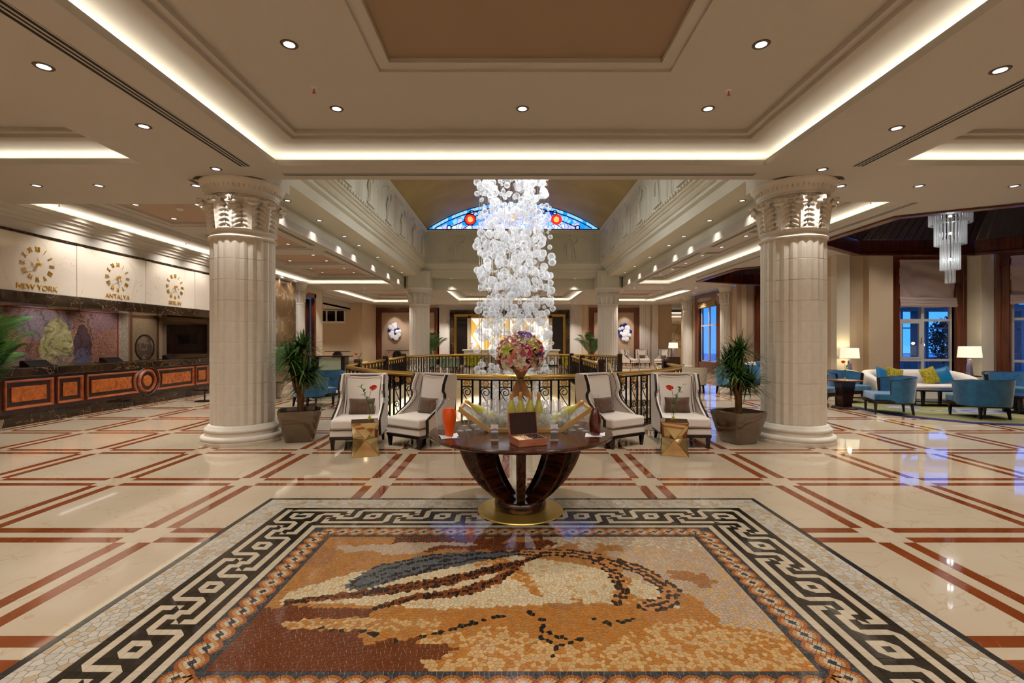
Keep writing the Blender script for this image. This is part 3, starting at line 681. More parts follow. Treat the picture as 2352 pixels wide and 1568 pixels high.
# stained-glass lunette, lit from behind: panes coloured one by one between lead lines
LUN = thing('lunette_window', 'blue stained glass lunette with two red roundels at the vault end', 'window', (cxv, fy1, fz1)); LUN['kind'] = 'structure'
def gm(nm, c, e=1.6): return mat('lit_glass_'+nm, c, .2, emit=c, es=e)
GB = [gm('sky', s(120,180,255)), gm('azure', s(20,130,255)), gm('ultra', s(20,50,235)), gm('pale', s(190,205,255)), gm('lilac', s(170,170,240)), gm('red', s(226,40,20)), gm('amber', s(214,170,60)), gm('green', s(120,160,70))]
LEAD = mat('lead_came', s(16,18,34), .5)
def lz(x, k=1.0): return max(0, (vz(cxv+x)-fz1))*k
def pane(pts, g, nm='pane'):
    MB().add([(p[0], -.06, p[1]) for p in pts], [tuple(range(len(pts)))]).build(nm, GB[g], LUN)
N_ = 44
for i in range(N_):                                     # rim of pale panes
    x0, x1 = -ch*.97+2*ch*.97*i/N_, -ch*.97+2*ch*.97*(i+1)/N_
    a0, a1 = max(0, lz(x0)-.18), max(0, lz(x1)-.18); g = .006
    pane([(x0+g,a0),(x1-g,a1),(x1-g,lz(x1)),(x0+g,lz(x0))], 0 if i % 5 else 1)
for p, P in voronoi(-ch*.88, .02, ch*.88, 1.08, .235, .028, .45):      # inner field of irregular panes
    if p[1] > lz(p[0])-.24: continue
    Q = [(q[0], min(q[1], max(.03, lz(q[0])-.215))) for q in P]
    u_ = p[1]/max(.1, lz(p[0])-.2); k = R.random()
    pane(Q, (3 if k < .6 else 4) if u_ < .34 else ((1 if k < .45 else 0 if k < .75 else 4) if abs(p[0]) > 1.3 else (2 if k < .5 else 1 if k < .75 else 6 if k < .82 else 4)) if u_ < .75 else (0 if k < .5 else 4 if k < .8 else 2))
for i in range(0):
    x0, x1 = -ch*.86+2*ch*.86*i/N_, -ch*.86+2*ch*.86*(i+1)/N_; t0, t1 = max(.0, lz(x0)-.21), max(.0, lz(x1)-.21); g = .008
    if min(t0, t1) < .03: continue
    j = .04*math.sin(i*2.3)
    for k, (lo, hi) in enumerate(((.0,.12),(.12,.42+j),(.42+j,.72-j),(.72-j,1.0))):
        c = [1, [3,4,3,0][i%4], [1,0,2,1,0][i%5], [0,2,4,1,2,0][i%6]][k]
        pane([(x0+g,t0*lo+g),(x1-g,t1*lo+g),(x1-g,t1*hi-g),(x0+g,t0*hi-g)], c)
lead = MB()
lead.tube([(-ch+2*ch*i/40, -.08, max(.0, lz(-ch+2*ch*i/40)-.19)) for i in range(2,39)], .024, 6); lead.tube([(-ch,-.08,.02),(ch,-.08,.02)], .024, 6); lead.tube([(-ch+2*ch*i/40, -.08, lz(-ch+2*ch*i/40)-.01) for i in range(41)], .02, 6)
for sx in (-1, 1):
    for x, z in ((2.95,.1),(1.9,.78)):
        lead.tube([(sx*x+.1*math.cos(a), -.09, z+.1*math.sin(a)) for a in [2*PI*i/16 for i in range(16)]], .025, 6, closed=True)
    lead.tube([(sx*2.9,-.08,.12),(sx*.9,-.08,.98)], .022, 6); lead.tube([(sx*2.3,-.08,.05),(sx*1.1,-.08,.75)], .015, 6)
    for k in range(6):
        x = 2.5-.32*k; lead.tube([(sx*x,-.08,.06),(sx*(x+.05),-.08,.15),(sx*(x-.03),-.08,.26)], .012, 5)
lead.build('lead_came', LEAD, LUN, 60)
for sx in (-1, 1):                                      # red roundels
    pc = MB(); cx_, cz_ = sx*1.98, .47
    pc.lathe([(0,.0),(.12,.0)], 16, T(cx_, -.1, cz_, rx=PI/2)).build('roundel_eye', GB[6], LUN)
    pc = MB(); pc.lathe([(.13,0),(.25,0)], 20, T(cx_, -.1, cz_, rx=PI/2)).build('roundel', GB[5], LUN)
    MB().tube([(cx_+.26*math.cos(a), -.1, cz_+.26*math.sin(a)) for a in [2*PI*i/20 for i in range(20)]], .022, 6, closed=True).build('roundel_ring', LEAD, LUN, 60)
MB().add([(cxv+RV*math.sin(half*(1-2*i/24)), fy1+.02, zv+RV*math.cos(half*(1-2*i/24))) for i in range(24,-1,-1)], [tuple(range(25))]).build('backing', LEAD).parent = LUN
LUN.children[-1].matrix_parent_inverse = Matrix.Translation((-cxv,-fy1,-fz1))
# warm uplight hidden on the frieze cornice washing the vault
for x, sg in ((fx0+.12,1),(fx1-.12,-1)): area((x, (fy0+fy1)/2, 6.85), .05, 10, 60, (1,.91,.68), (PI, -sg*.5, 0))
for y in (10.2, 12.3, 14.6, 16.9):
    for x_, sg in ((-4.1,1),(4.25,-1)):
        spot((x_+.2*sg, y, 5.35), 260, 60, COOL, .8, .06, aim=(.07, 13.4, 5.0)); spot((x_, y, 4.56), 260, 55, COOL, .8, .06, aim=(.07, 13.4, 2.0))
    spot((cxv, y, 7.6), 260, 150, NEUT, .8, .1)

# ------------------------------------------------------------------ lower level seen through the well
LW = mat('lower_cream_wall', s(226,214,186), .6)
low = struct(MB().plate(rect(-7,6.5,7,25), [], -3.6, up=True).build('floor_lower', MCREAM), 'lower-level floor below the stair well')
struct(MB().plate(rect(-7,6.5,7,25), [HOLE], -.5).build('ceiling_lower', PAINT), 'underside of the hall floor round the well')
m = MB(); m.prism(HOLE, -.5, -.004, caps=False); m.f = [tuple(reversed(f)) for f in m.f]; struct(m.build('trim_2', LW), 'cream edge of the floor opening')
m = MB(); m.prism(rect(-7,6.5,7,25), -3.6, -.5, caps=False); m.f = [tuple(reversed(f)) for f in m.f]; struct(m.build('wall_lower', LW), 'cream walls of the lower level')
for x in (-5.2, -1.8, 1.8, 5.4):
    for y in (7.4, 16, 23.8):
        if inside((x,y), HOLE): continue
        spot((x, y, -.56), 500, 130, NEUT)  # unseen lamp added under the hall floor to brighten the lower level
spot((-2,10.5,4.5), 160, 80, NEUT); spot((2,18,4.5), 160, 80, NEUT); spot((-2.5,18,4.5), 160, 80, NEUT)  # lamps without fittings, added over the well for more light below
# flight of steps going down on the right
st = thing('staircase', 'marble stair flight going down on the right of the well', 'staircase', (3.24, 13.2, 0))
SM = MB().box(-.56,-.3,-.17,.56,0,0).mesh('step', MCREAM)
for k in range(14): link('step', SM, st, (0, -.28*k, -.17*(k+1)))
m = MB()
for sx in (-.62, .56): m.add([(sx,0,-.02),(sx+.06,0,-.02),(sx+.06,-3.9,-2.5),(sx,-3.9,-2.5),(sx,0,-.5),(sx+.06,0,-.5),(sx+.06,-3.9,-3.0),(sx,-3.9,-3.0)], [(0,3,2,1),(4,5,6,7),(0,1,5,4),(1,2,6,5),(2,3,7,6),(3,0,4,7)])
m.build('stringer', MDARK, st)
# kerb under the railing
kp = [tuple(p) for p in NEAR]
kerb = struct(MB().sweep([tuple(p) for p in NEAR], [(-.16,.0),(-.16,.03),(.16,.03),(.16,-.02)], closed=False).build('trim_3', MDARK), 'dark marble kerb under the front railing')
MB().sweep([tuple(p) for p in FAR][::-1], [(-.16,.0),(-.16,.03),(.16,.03),(.16,-.02)], closed=False).build('far_kerb', MDARK, kerb)
MB().box(-4.36,13.2,0,-4.04,19.1,.03).build('left_kerb', MDARK, kerb); MB().box(2.3,13.2,0,2.6,21.6,.03).build('landing_kerb', MDARK, kerb)
# ------------------------------------------------------------------ columns
CR = .47
def drum_mesh(r, h, n=24, a0=0, a1=2*PI):
    m = MB(); full = a1-a0 > 6.2; N = n*4; k = N if full else N+1
    zs = [(0,-.005),(.005,0),(h-.005,0),(h,-.005)]
    prof = [0, .35, 1, .35]
    vs = [((r+d-.020*prof[i%4])*math.cos(a0+(a1-a0)*i/N), (r+d-.016*prof[i%4])*math.sin(a0+(a1-a0)*i/N), z) for i in range(k) for z, d in zs]
    fs = [(i*4+q, ((i+1)%k)*4+q, ((i+1)%k)*4+q+1, i*4+q+1) for i in range(N) for q in range(3)]
    return m.add(vs, fs).mesh('drum', STONE, 20)
def leaf_mesh(k=1):
    m = MB()
    def f(u, v):
        t = (u-.5)*2; w_ = .122*(.62+.5*math.sin(PI*min(1, v*.9+.12)))*(1+.12*math.sin(v*44))
        if v > .86: w_ *= max(.3, 1-(v-.86)*3.5)
        z = .46*min(v, .9)/.9; rr = .470+.055*v+.02*(1-abs(t))-.05*abs(t)**2
        rr += .016*math.sin(v*44-abs(t)*9)*min(1,abs(t)*1.6)
        if v > .8: q = (v-.8)/.2; rr += .10*math.sin(q*PI*.6); z += .03*math.sin(q*PI)-.075*max(0, q-.4)
        if abs(t) < .12: rr += .018
        a = t*w_/.5; return (rr*k*math.sin(a), -rr*k*math.cos(a), z)
    m.grid(f, 16, 52); m.ball((0,-.575*k,.40), .05, 12, 7, sc=(1.7,.8,.7)); return m.mesh('acanthus_leaf', STONE, 60)
DRUM = drum_mesh(CR, .3225); LEAFM = leaf_mesh()
COLB = MB().lathe([(0,0),(.60,0),(.605,.05),(.6,.055),(.59,.06),(.605,.08),(.60,.115),(.57,.135),(.545,.14),(.535,.165),(.53,.19),(.545,.2),(.55,.22),(.54,.245),(.515,.255),(.51,.27),(.495,.285),(.48,.3),(.46,.302)], 64).mesh('base', STONE, 50)
def cap_mesh():
    m = MB().lathe([(.45,3.2),(.485,3.205),(.5,3.225),(.485,3.245),(.46,3.25),(.45,3.3),(.462,3.31),(.49,3.325),(.495,3.345),(.45,3.36),(.425,3.38),(.42,3.5),(.43,3.7),(.465,3.79),(.505,3.8),(.51,3.82),(.495,3.83),(.49,3.87),(.51,3.875),(.515,3.9),(.525,3.905),(.53,3.95),(.54,3.955),(.56,4.0),(.59,4.045),(.615,4.07),(.62,4.1)], 64)
    return m.mesh('capital', STONE, 50)
CAPM = cap_mesh()
def egg_row():
    m = MB()
    for i in range(48):
        a = 2*PI*i/48; m.ball((.558*math.cos(a), .558*math.sin(a), 3.985), .022, 6, 5, sc=(.8,.8,1.3)); m.ball((.5*math.cos(a+.06), .5*math.sin(a+.06), 3.85), .018, 6, 4)
    return m.mesh('egg_and_dart', STONE, 60)
EGG = egg_row()
IMP = MB().prism([(-.42,-.56),(.42,-.56),(.56,-.42),(.56,.42),(.42,.56),(-.42,.56),(-.56,.42),(-.56,-.42)], 4.1, 4.86).mesh('impost_block', ENTAB)
def column(x, y, label, impost=True):
    t = struct(thing('column', label, None, (x, y, 0)), label)
    link('base', COLB, t)
    for k in range(9): link('drum', DRUM, t, (0, 0, .301+k*.3225), (0, 0, k*PI/12*0))
    link('capital', CAPM, t); e = link('egg_and_dart', EGG, t); tag(e, kind='stuff')
    for k in range(12): link('acanthus_leaf', LEAFM, t, (0, 0, 3.33), (0, 0, k*PI/6+.2))
    if impost: link('impost_block', IMP, t)
    return t
column(-4.37, 7.87, 'large fluted cream stone column near the reception side'); column(4.57, 7.87, 'large fluted cream stone column near the lounge side')
column(-4.37, 22.85, 'fluted cream column at the far left of the atrium'); column(4.52, 22.85, 'fluted cream column at the far right of the atrium')
def half_column(x, y, label, sc):
    t = struct(thing('column', label, None, (x, y, 0)), label); t.scale = (sc, sc, 1)
    link('base', COLB, t)
    for k in range(9): link('drum', DRUM, t, (0, 0, .301+k*.3225))
    link('capital', CAPM, t)
    for k in range(12): link('acanthus_leaf', LEAFM, t, (0, 0, 3.33), (0, 0, k*PI/6))
half_column(-9.42, 21.25, 'engaged fluted column beside the brown marble wall', .62)
half_column(9.85, 22.25, 'engaged fluted column right of the back lounge window', .56); half_column(9.78, 26.9, 'engaged fluted column left of the back lounge window', .56)

# ------------------------------------------------------------------ walls
def wallp(name, p0, p1, z0, z1, m, holes=(), thick=.12, parent=None, label=None):
    """upright wall sheet from p0 to p1; holes = (u0,z0,u1,z1) along it; thickness to the right of travel"""
    a = Vector(p0); d = Vector(p1)-a; L = d.length; ang = math.atan2(d.y, d.x); M = Matrix.Translation((a.x, a.y, 0)) @ Matrix.Rotation(ang, 4, 'Z') @ Matrix.Rotation(PI/2, 4, 'X')
    b = MB(); hs = [rect(*h) for h in holes]
    b.plate(rect(0,z0,L,z1), hs, 0, True, M); b.plate(rect(0,z0,L,z1), hs, thick, False, M)
    for h in hs: b.prism(h, 0, thick, M, caps=False)
    b.prism(rect(0,z0,L,z1), 0, thick, M, caps=False)
    o = b.build(name, m, parent); 
    return o if parent else struct(o, label)
wallp('wall_rear', (16.4,-3.2), (-14.2,-3.2), 0, 5.3, WALLP, label='plain beige wall behind the viewer')
wallp('wall_left_near', (-9.36,-3.2), (-9.36,7.9), 0, 4.1, WALLP, thick=.1)
# reception recess
LM = wallp('wall_left', (-12.6,7.9), (-12.6,17.3), 0, 2.75, WALLP, thick=.1, label='wall behind the reception desk')
wallp('recess_end', (-12.6,17.3), (-9.4,17.3), 0, 2.75, mat('recess_taupe', s(168,148,126), .7), thick=-.1, parent=LM)
wallp('recess_start', (-9.4,7.9), (-12.6,7.9), 0, 2.75, WALLP, parent=LM)
struct(MB().box(-12.6,7.9,2.62,-9.6,17.3,2.7).build('ceiling_recess', mat('recess_ceiling', s(190,180,166), .6)), 'low ceiling over the reception desk')
CW = struct(MB().box(-9.55,7.9,2.55,-9.34,17.4,3.66).build('wall_clocks', MWALL), 'cream marble band carrying three gilt clocks')
for y0, y1 in ((7.9,8.42),(8.6,10.35),(10.53,12.3),(12.47,14.2),(14.38,16.1),(16.28,17.4)): MB().box(-9.34,y0+.004,2.555,-9.315,y1-.004,3.655).build('marble_panel', MWALL, CW, bevel=.004)
for y0, y1 in ((8.42,8.6),(10.35,10.53),(12.3,12.47),(14.2,14.38),(16.1,16.28)): MB().box(-9.34,y0,2.555,-9.305,y1,3.655).build('marble_pilaster', MWALL, CW, bevel=.004)
MB().box(-9.55,7.9,3.66,-9.29,17.4,3.70).build('dark_fillet', MDARK, CW)
LB = MB(); LB.box(-9.95,7.9,2.32,-9.28,17.4,2.55); LB.build('dark_lintel', MDARK, CW, bevel=.01)
m = MB(); prof = [(-9.55,3.7),(-9.33,3.7),(-9.33,3.9),(-9.28,3.91),(-9.27,3.95),(-9.22,3.97),(-9.2,4.02),(-9.12,4.05),(-9.1,4.1)]
m.add([(x,y,z) for y in (7.9,17.4) for x, z in prof], [(i, i+1, i+1+len(prof), i+len(prof)) for i in range(len(prof)-1)]); m.build('crown_moulding', PAINT, CW)
for y in (9.4, 12.6): 
    t = thing('strip_light', 'white slot light in the low reception ceiling, '+('near' if y < 10 else 'far'), 'ceiling light', (-11.0, y, 2.62)); MB().box(-.03,-.85,-.012,.03,.85,0).build('diffuser', mat('slot_lens', (1,1,1), .3, emit=(1,.97,.92), es=2.5), t); MB().sweep(rect(-.05,-.87,.05,.87), [(0,0),(0,-.014),(.018,-.014)]).build('frame', WHITEP, t)
for i, y in enumerate((10.6, 13.0, 15.2)): downlight(-10.6, y, 2.62, 'small downlight in the low reception ceiling, %s of three' % ORD[i], 'reception ceiling downlights', .75, ang=110)
for y in (9.2, 11.0, 12.8, 14.6, 16.2): spot((-11.4, y, 2.58), 34, 100, NEUT, aim=(-12.5, y, 1.5))  # lamps without fittings, added to brighten the wall behind the desk
wallp('wall_left_marble', (-9.4,17.4), (-9.4,20.75), 0, 4.1, MBROWN, label='brown veined marble wall past the reception')
PW = wallp('wall_left_far', (-9.42,20.75), (-9.42,23.95), 0, 4.1, mat('cream_pilaster', s(220,206,182), .6), holes=((1.05,0,2.25,3.65),), thick=-.3, label='cream pilaster wall with a timber doorway')
m = MB(); m.box(-9.5,21.72,0,-9.34,21.92,3.85); m.box(-9.5,22.88,0,-9.34,23.08,3.85); m.box(-9.5,21.72,3.65,-9.34,23.08,3.85); m.build('door_casing', WOODR, PW, bevel=.01)
MB().box(-9.66,21.85,0,-9.6,22.95,3.6).build('door_leaf', WOODD, PW)
# back-left hall with a lower ceiling
struct(MB().box(-14.2,23.9,3.65,-10.4,31.2,3.75).build('ceiling_back_hall', PAINT), 'lower ceiling over the back hall'); struct(MB().box(-10.42,23.9,3.65,-10.4,31.2,4.1).build('trim_4', PAINT))
wallp('wall_back_hall', (-14.2,31.1), (-9.75,31.1), 0, 4.1, WALLP, thick=-.12, holes=((.5,2.9,3.45,3.6),), label='beige wall of the back hall under a high window')
wallp('wall_back_hall_side', (-9.75,31.1), (-9.45,33.3), 0, 4.1, WALLP); wallp('wall_back_hall_end', (-9.42,23.95), (-14.2,23.95), 0, 4.1, WALLP); wallp('wall_outer_left', (-14.15,23.9), (-14.15,31.2), 0, 4.1, WALLP)
WB = struct(thing('window_3', None, None, (-12.225,31.05,2.9)), 'high white five-light window in the back hall')
m = MB(); m.box(-1.52,-.04,-.12,1.52,.06,.0); m.box(-1.52,-.03,.0,-1.44,.05,.72); m.box(1.44,-.03,0,1.52,.05,.72); m.box(-1.52,-.03,.66,1.52,.05,.72); m.build('window_frame', WHITEP, WB, bevel=.006)
for k in range(4): MB().box(-.92+k*.6,-.02,0,-.84+k*.6,.05,.68).build('mullion', WHITEP, WB)
for k in range(5): MB().box(-1.43+k*.59,.03,0,-.9+k*.59,.036,.66).build('pane', mat('dark_pane', s(20,18,16), .08), WB)
for x in (-12.6, -11.2): 
    for y in (26.5, 29.0): downlight(x, y, 3.65, 'downlight in the lower back hall ceiling, %s %s' % ('near' if y < 28 else 'far', 'left' if x < -12 else 'right'), 'back hall downlights', 2)
# back wall with the bar portal
YB = 33.3
BW = wallp('wall_back', (-9.45,YB), (11.0,YB), 0, 4.1, WALLP, thick=-.2, label='far wall with timber framed panels and a marble bar portal')
def timber_frame(x0, x1, z1, fw=.34):
    m = MB(); m.sweep([(x0,0),(x0,z1),(x1,z1),(x1,0)], [(0,0),(0,.1),(-fw*.35,.1),(-fw*.4,.06),(-fw*.8,.06),(-fw*.85,.09),(-fw,.09),(-fw,0)], Matrix.Translation((0,YB,0)) @ Matrix.Rotation(PI/2,4,'X'), closed=False)
    m.build('timber_frame', WOODR, BW); MB().box(x0+fw,YB-.03,0,x1-fw,YB-.005,z1-fw).build('wall_panel', WALLT, BW)
timber_frame(-9.3, -5.0, 3.92); timber_frame(5.3, 8.72, 3.92)
def ribbed(x0, x1, n=7):
    m = MB(); w_ = (x1-x0)/n
    for i in range(n): m.box(x0+i*w_, YB-.1, 0, x0+(i+.72)*w_, YB-.02, 4.1)
    m.box(x0,YB-.07,0,x1,YB-.02,4.1); tag(m.build('ribbed_pilaster', WHITEP2, BW), 'white ribbed pilaster')
WHITEP2 = mat('white_marble_pilaster', s(214,204,194), .4)
ribbed(-5.1,-4.35); ribbed(3.95,4.8); ribbed(8.75,9.5,5)
m = MB(); m.box(9.6,YB-.25,0,10.0,YB-.02,4.1); m.build('corner_pilaster', WHITEP2, BW)
PX0, PX1 = -4.26, 3.96
m = MB().box(PX0-.12,YB-.06,0,PX1+.0,YB-.01,4.1); m.build('marble_surround', WHITEP2, BW)
m = MB(); m.sweep([(PX0,0),(PX0,3.76),(PX1,3.76),(PX1,0)], [(0,0),(0,.16),(-.3,.16),(-.3,0)], Matrix.Translation((0,YB-.06,0)) @ Matrix.Rotation(PI/2,4,'X'), closed=False); m.build('portal_surround', MDARK, BW, bevel=.01)
m = MB(); m.sweep([(PX0+.3,0),(PX0+.3,3.46),(PX1-.3,3.46),(PX1-.3,0)], [(0,0),(0,.1),(-.16,.05),(-.16,0)], Matrix.Translation((0,YB-.06,0)) @ Matrix.Rotation(PI/2,4,'X'), closed=False); m.build('portal_inner_frame', BRASSD, BW)
for x0, x1 in ((PX0+.46,PX0+1.2),(PX1-1.2,PX1-.46)):
    MB().box(x0,YB-.12,0,x1,YB-.06,3.3).build('dark_door', BLACKW, BW)
for x in (PX0+1.2, PX1-1.44): MB().box(x,YB-.2,0,x+.24,YB-.06,3.34).build('portal_post', mat('pale_post', s(196,180,150), .4), BW, bevel=.01)
MB().box(PX0+1.2,YB-.2,3.2,PX1-1.2,YB-.06,3.34).build('portal_head', BRASSD, BW)
# back-lit diamond panel behind the bar
BP = thing('backlit_panel', 'glowing white and gold diamond pattern panel behind the bar', 'light panel', (0,YB-.09,0)); bx0, bx1, bz0, bz1 = PX0+1.44, PX1-1.44, .9, 3.2
EMW = mat('lit_onyx_white', (1,.98,.94), .3, emit=(1,.95,.86), es=.85); EMG = mat('lit_onyx_gold', s(236,190,90), .3, emit=s(240,190,86), es=.7)
nx = 6; dx = (bx1-bx0)/nx; dz = (bz1-bz0)/2
for i in range(nx):
    for k in range(2):
        x0, z0 = bx0+i*dx, bz0+k*dz; cx, cz = x0+dx/2, z0+dz/2; g = .012
        cn = [(x0+g,z0+g),(x0+dx-g,z0+g),(x0+dx-g,z0+dz-g),(x0+g,z0+dz-g)]
        for q in range(4):
            a_, b_ = cn[q], cn[(q+1)%4]; MB().add([(a_[0],0,a_[1]),(b_[0],0,b_[1]),(cx,0,cz)], [(0,1,2)]).build('lit_pane', EMG if (i+k+q) % 4 == 0 else EMW, BP)
        if (i+k) % 2: MB().add([(x0,-.012,z0),(x0+.12,-.012,z0),(x0+dx,-.012,z0+dz),(x0+dx-.12,-.012,z0+dz)], [(0,1,2,3)]).build('gold_band', EMG, BP)
        else: MB().add([(x0+dx-.12,-.012,z0),(x0+dx,-.012,z0),(x0+.12,-.012,z0+dz),(x0,-.012,z0+dz)], [(0,1,2,3)]).build('gold_band', EMG, BP)
BC = thing('bar_counter', 'long white bar counter in front of the glowing panel', 'bar counter', (0,31.4,0))
MB().box(-3.1,-.3,.1,3.0,.3,1.0).build('body', WHITEP2, BC); MB().box(-3.2,-.4,1.0,3.1,.4,1.08).build('worktop', WHITEP, BC, bevel=.015); MB().box(-3.05,-.26,0,2.95,.26,.1).build('plinth', BLACKW, BC)
for i in range(4): MB().box(-2.9+i*1.5,-.31,.25,-1.55+i*1.5,-.3,.9).build('front_panel', WHITEP, BC)
for k, (x, lb) in enumerate(((-2.6,'left'),(2.4,'right'))):
    t = thing('macaron_tower', 'small tower of pastel sweets at the %s end of the bar' % lb, 'sweets tower', (x,31.3,1.08))
    MB().lathe([(0,0),(.1,0),(.1,.02),(.012,.03),(.012,.42),(0,.42)], 16).build('stand', WHITEP, t, 40)
    for q in range(3):
        MB().lathe([(.0,.0),(.15-.03*q,0),(.15-.03*q,.012),(0,.012)], 20, T(0,0,.08+.13*q)).build('tier', WHITEP, t, 40); b_ = MB()
        for a in range(8): b_.ball(((.11-.03*q)*math.cos(a*.785), (.11-.03*q)*math.sin(a*.785), .118+.13*q), .028, 8, 6)
        b_.build('sweets', mat('sweet_%d' % q, [s(230,120,70), s(240,210,190), s(200,60,60)][q], .5), t, 60)
for x in (-3.6,-1.5, 0, 1.5,3.4): spot((x, 32.0, 4.0), 90, 110)
# wall sculptures of overlapping discs
def discs(x, z, label, seed, blues):
    rr = random.Random(seed); t = thing('disc_sculpture', label, 'wall sculpture', (x, YB-.06, z)); pts = []
    for k in range(160):
        a, d = rr.uniform(0, 2*PI), rr.uniform(0, .42); r_ = rr.uniform(.11,.2)
        p = (d*math.cos(a)*.9, d*math.sin(a)*1.35)
        if all(math.hypot(p[0]-q[0], p[1]-q[1]) > .55*(r_+q[2]) for q in pts): pts.append((*p, r_))
        if len(pts) > 22: break
    for i, (px, pz, r_) in enumerate(pts):
        MB().lathe([(0,-.03),(r_*.8,-.035),(r_,-.02),(r_*.9,0),(0,0)], 20, T(px, -.03-.02*(i%3), pz, rx=-PI/2)).build('disc', mat('navy_disc', s(26,38,110), .3) if i % 3 == 0 else mat('white_disc', s(226,226,234), .35), t, 40)
discs(-8.05, 2.3, 'wall sculpture of white and navy discs in the left timber frame', 4, 0); discs(7.75, 2.3, 'wall sculpture of white and navy discs in the right timber frame', 9, 1)
spot((-8.05, 32.4, 3.95), 90, 60, NEUT, aim=(-8.05,33.2,2.2)); spot((7.75, 32.4, 3.95), 90, 60, NEUT, aim=(7.75,33.2,2.2))
# corridor beyond, stone wall
SW = wallp('wall_corridor', (10.9,38), (13.85,38), 0, 4.1, thick=-.12, m= mat('rough_gold_stone', s(196,160,112), .8, bump=(8,.5)), label='rough golden stone wall at the end of the corridor')
for p, P in voronoi(.1, 1.2, 2.9, 3.3, .5, .04): MB().prism([(q[0]+10.9, q[1]) for q in P], 0, .05, Matrix.Translation((0,38,0)) @ Matrix.Rotation(PI/2,4,'X')).build('stone', mat('pale_stone_block', s(206,176,134), .8), SW, bevel=.012)
for i in range(7): MB().box(10.95+.4*i,37.94,.1,11.32+.4*i,38,1.15).build('stone', mat('pale_stone_block', s(206,176,134), .8), SW)
for z in (3.5, 3.8): 
    t = thing('cove_strip', 'horizontal light strip in the corridor, '+('lower' if z < 3.6 else 'upper'), 'strip light', (12.3,37.7,z)); MB().box(-1.3,-.04,0,1.3,.04,.06).build('diffuser', mat('slot_lens', (1,1,1), .3, emit=(1,.97,.92), es=2.5), t); MB().box(-1.32,-.03,.06,1.32,.3,.1).build('housing', WHITEP, t)
spot((11.8, 35.5, 4.05), 240, 120); wallp('wall_far_end', (13.9,39.9), (-14.2,40), 0, 4.2, WALLP); wallp('wall_corridor_side', (10.02,28.33), (13.9,38.2), 0, 4.1, WALLP, thick=-.1)
# ------------------------------------------------------------------ windows and lounge bays
def window(n, p0, p1, u0, u1, z0, z1, label, trans=(1.05,2.23), fw=.3, frame_top=4.28, mull=(.5,), depth=.1, wood=WOODR, casement=True):
    """window set in the wall p0->p1 (room on the left of travel): timber surround, white frame, panes"""
    a = Vector(p0); d = (Vector(p1)-a); ang = math.atan2(d.y, d.x)
    t = struct(thing('window_%d' % n, None, None, (a.x, a.y, 0), ang), label)
    m = MB(); m.sweep([(u0-fw,0),(u0-fw,frame_top),(u1+fw,frame_top),(u1+fw,0)], [(0,0),(0,.09),(-fw*.3,.09),(-fw*.34,.065),(-fw*.85,.065),(-fw*.9,.04),(-fw,.04),(-fw,-.2)], Matrix.Rotation(PI/2,4,'X'), closed=False); m.build('timber_surround', wood, t)
    if z0 > .05: MB().box(u0,-.05,0,u1,.1,z0).build('sill_panel', wood, t)
    f = MB(); th = .06; y0, y1 = .06, .13
    f.box(u0,y0,z0,u0+th,y1,z1); f.box(u1-th,y0,z0,u1,y1,z1); f.box(u0,y0,z0,u1,y1,z0+th); f.box(u0,y0,z1-th,u1,y1,z1); f.build('window_frame', FRAMEW, t, bevel=.006)
    xs = [u0+th]+[u0+(u1-u0)*q for q in mull]+[u1-th]; zs = [z0+th]+list(trans)+[z1-th]
    for q in mull: MB().box(u0+(u1-u0)*q-.045,y0-.01,z0,u0+(u1-u0)*q+.045,y1,z1).build('mullion', FRAMEW, t)
    for q in trans: MB().box(u0,y0-.005,q-.035,u1,y1,q+.035).build('transom', FRAMEW, t)
    for i in range(len(xs)-1):
        for j in range(len(zs)-1): MB().box(xs[i],.09,zs[j],xs[i+1],.098,zs[j+1]).build('pane', GLASS, t)
    if casement and len(trans) == 2:
        x0, x1, q0, q1 = xs[0]+.02, xs[1]-.045, trans[0]+.035, trans[1]-.035
        MB().sweep(rect(x0,q0,x1,q1), [(0,.03),(0,.08),(.06,.08),(.06,.03)], Matrix.Translation((0,.13,0)) @ Matrix.Rotation(PI/2,4,'X')).build('casement', FRAMEW, t)
        MB().tube([(x1-.03,.03,1.55),(x1-.03,.0,1.56),(x1-.03,.0,1.72)], .012, 6).build('handle', CHROME, t)
    return t
def blind(p0, p1, u0, u1, z0, z1, label, m):
    a = Vector(p0); d = (Vector(p1)-a); ang = math.atan2(d.y, d.x)
    t = thing('roman_blind', label, 'blind', (a.x, a.y, 0), ang); h = z1-z0
    folds = .30
    def f(u, v):
        z = z1-(h-.02)*v; y = -.02-.012*math.sin(PI*((z-z0-folds)/(h-folds)*3 % 1))*(z > z0+folds)
        y -= .022*math.sin(u*13+v*6)*math.sin(v*3.1)+.014*math.sin(u*31-v*11)*v+.010*math.sin(u*7-v*21)
        return (u0+(u1-u0)*u, y, z)
    MB().grid(f, 30, 36).build('fabric_panel', m, t, 180)
    for k in range(3):
        z = z0+.02+.085*k
        MB().grid(lambda u,v: (u0+(u1-u0)*u, -.04-.045*math.sin(PI*v)-.012*(2-k)+.004*math.sin(u*23+k), z+.13*(v-.3)+.006*math.sin(u*9+k)), 24, 6).build('fold', m, t, 180)
    MB().box(u0,-.05,z1-.02,u1,.0,z1+.04).build('head_rail', m, t)
BLF = mat('mauve_taupe_satin', s(186,162,154), .45, sheen=.4); BLF2 = mat('bamboo_blind_cloth', s(170,140,100), .7, noise=(3, s(142,112,76), 4, (1,1,40)))
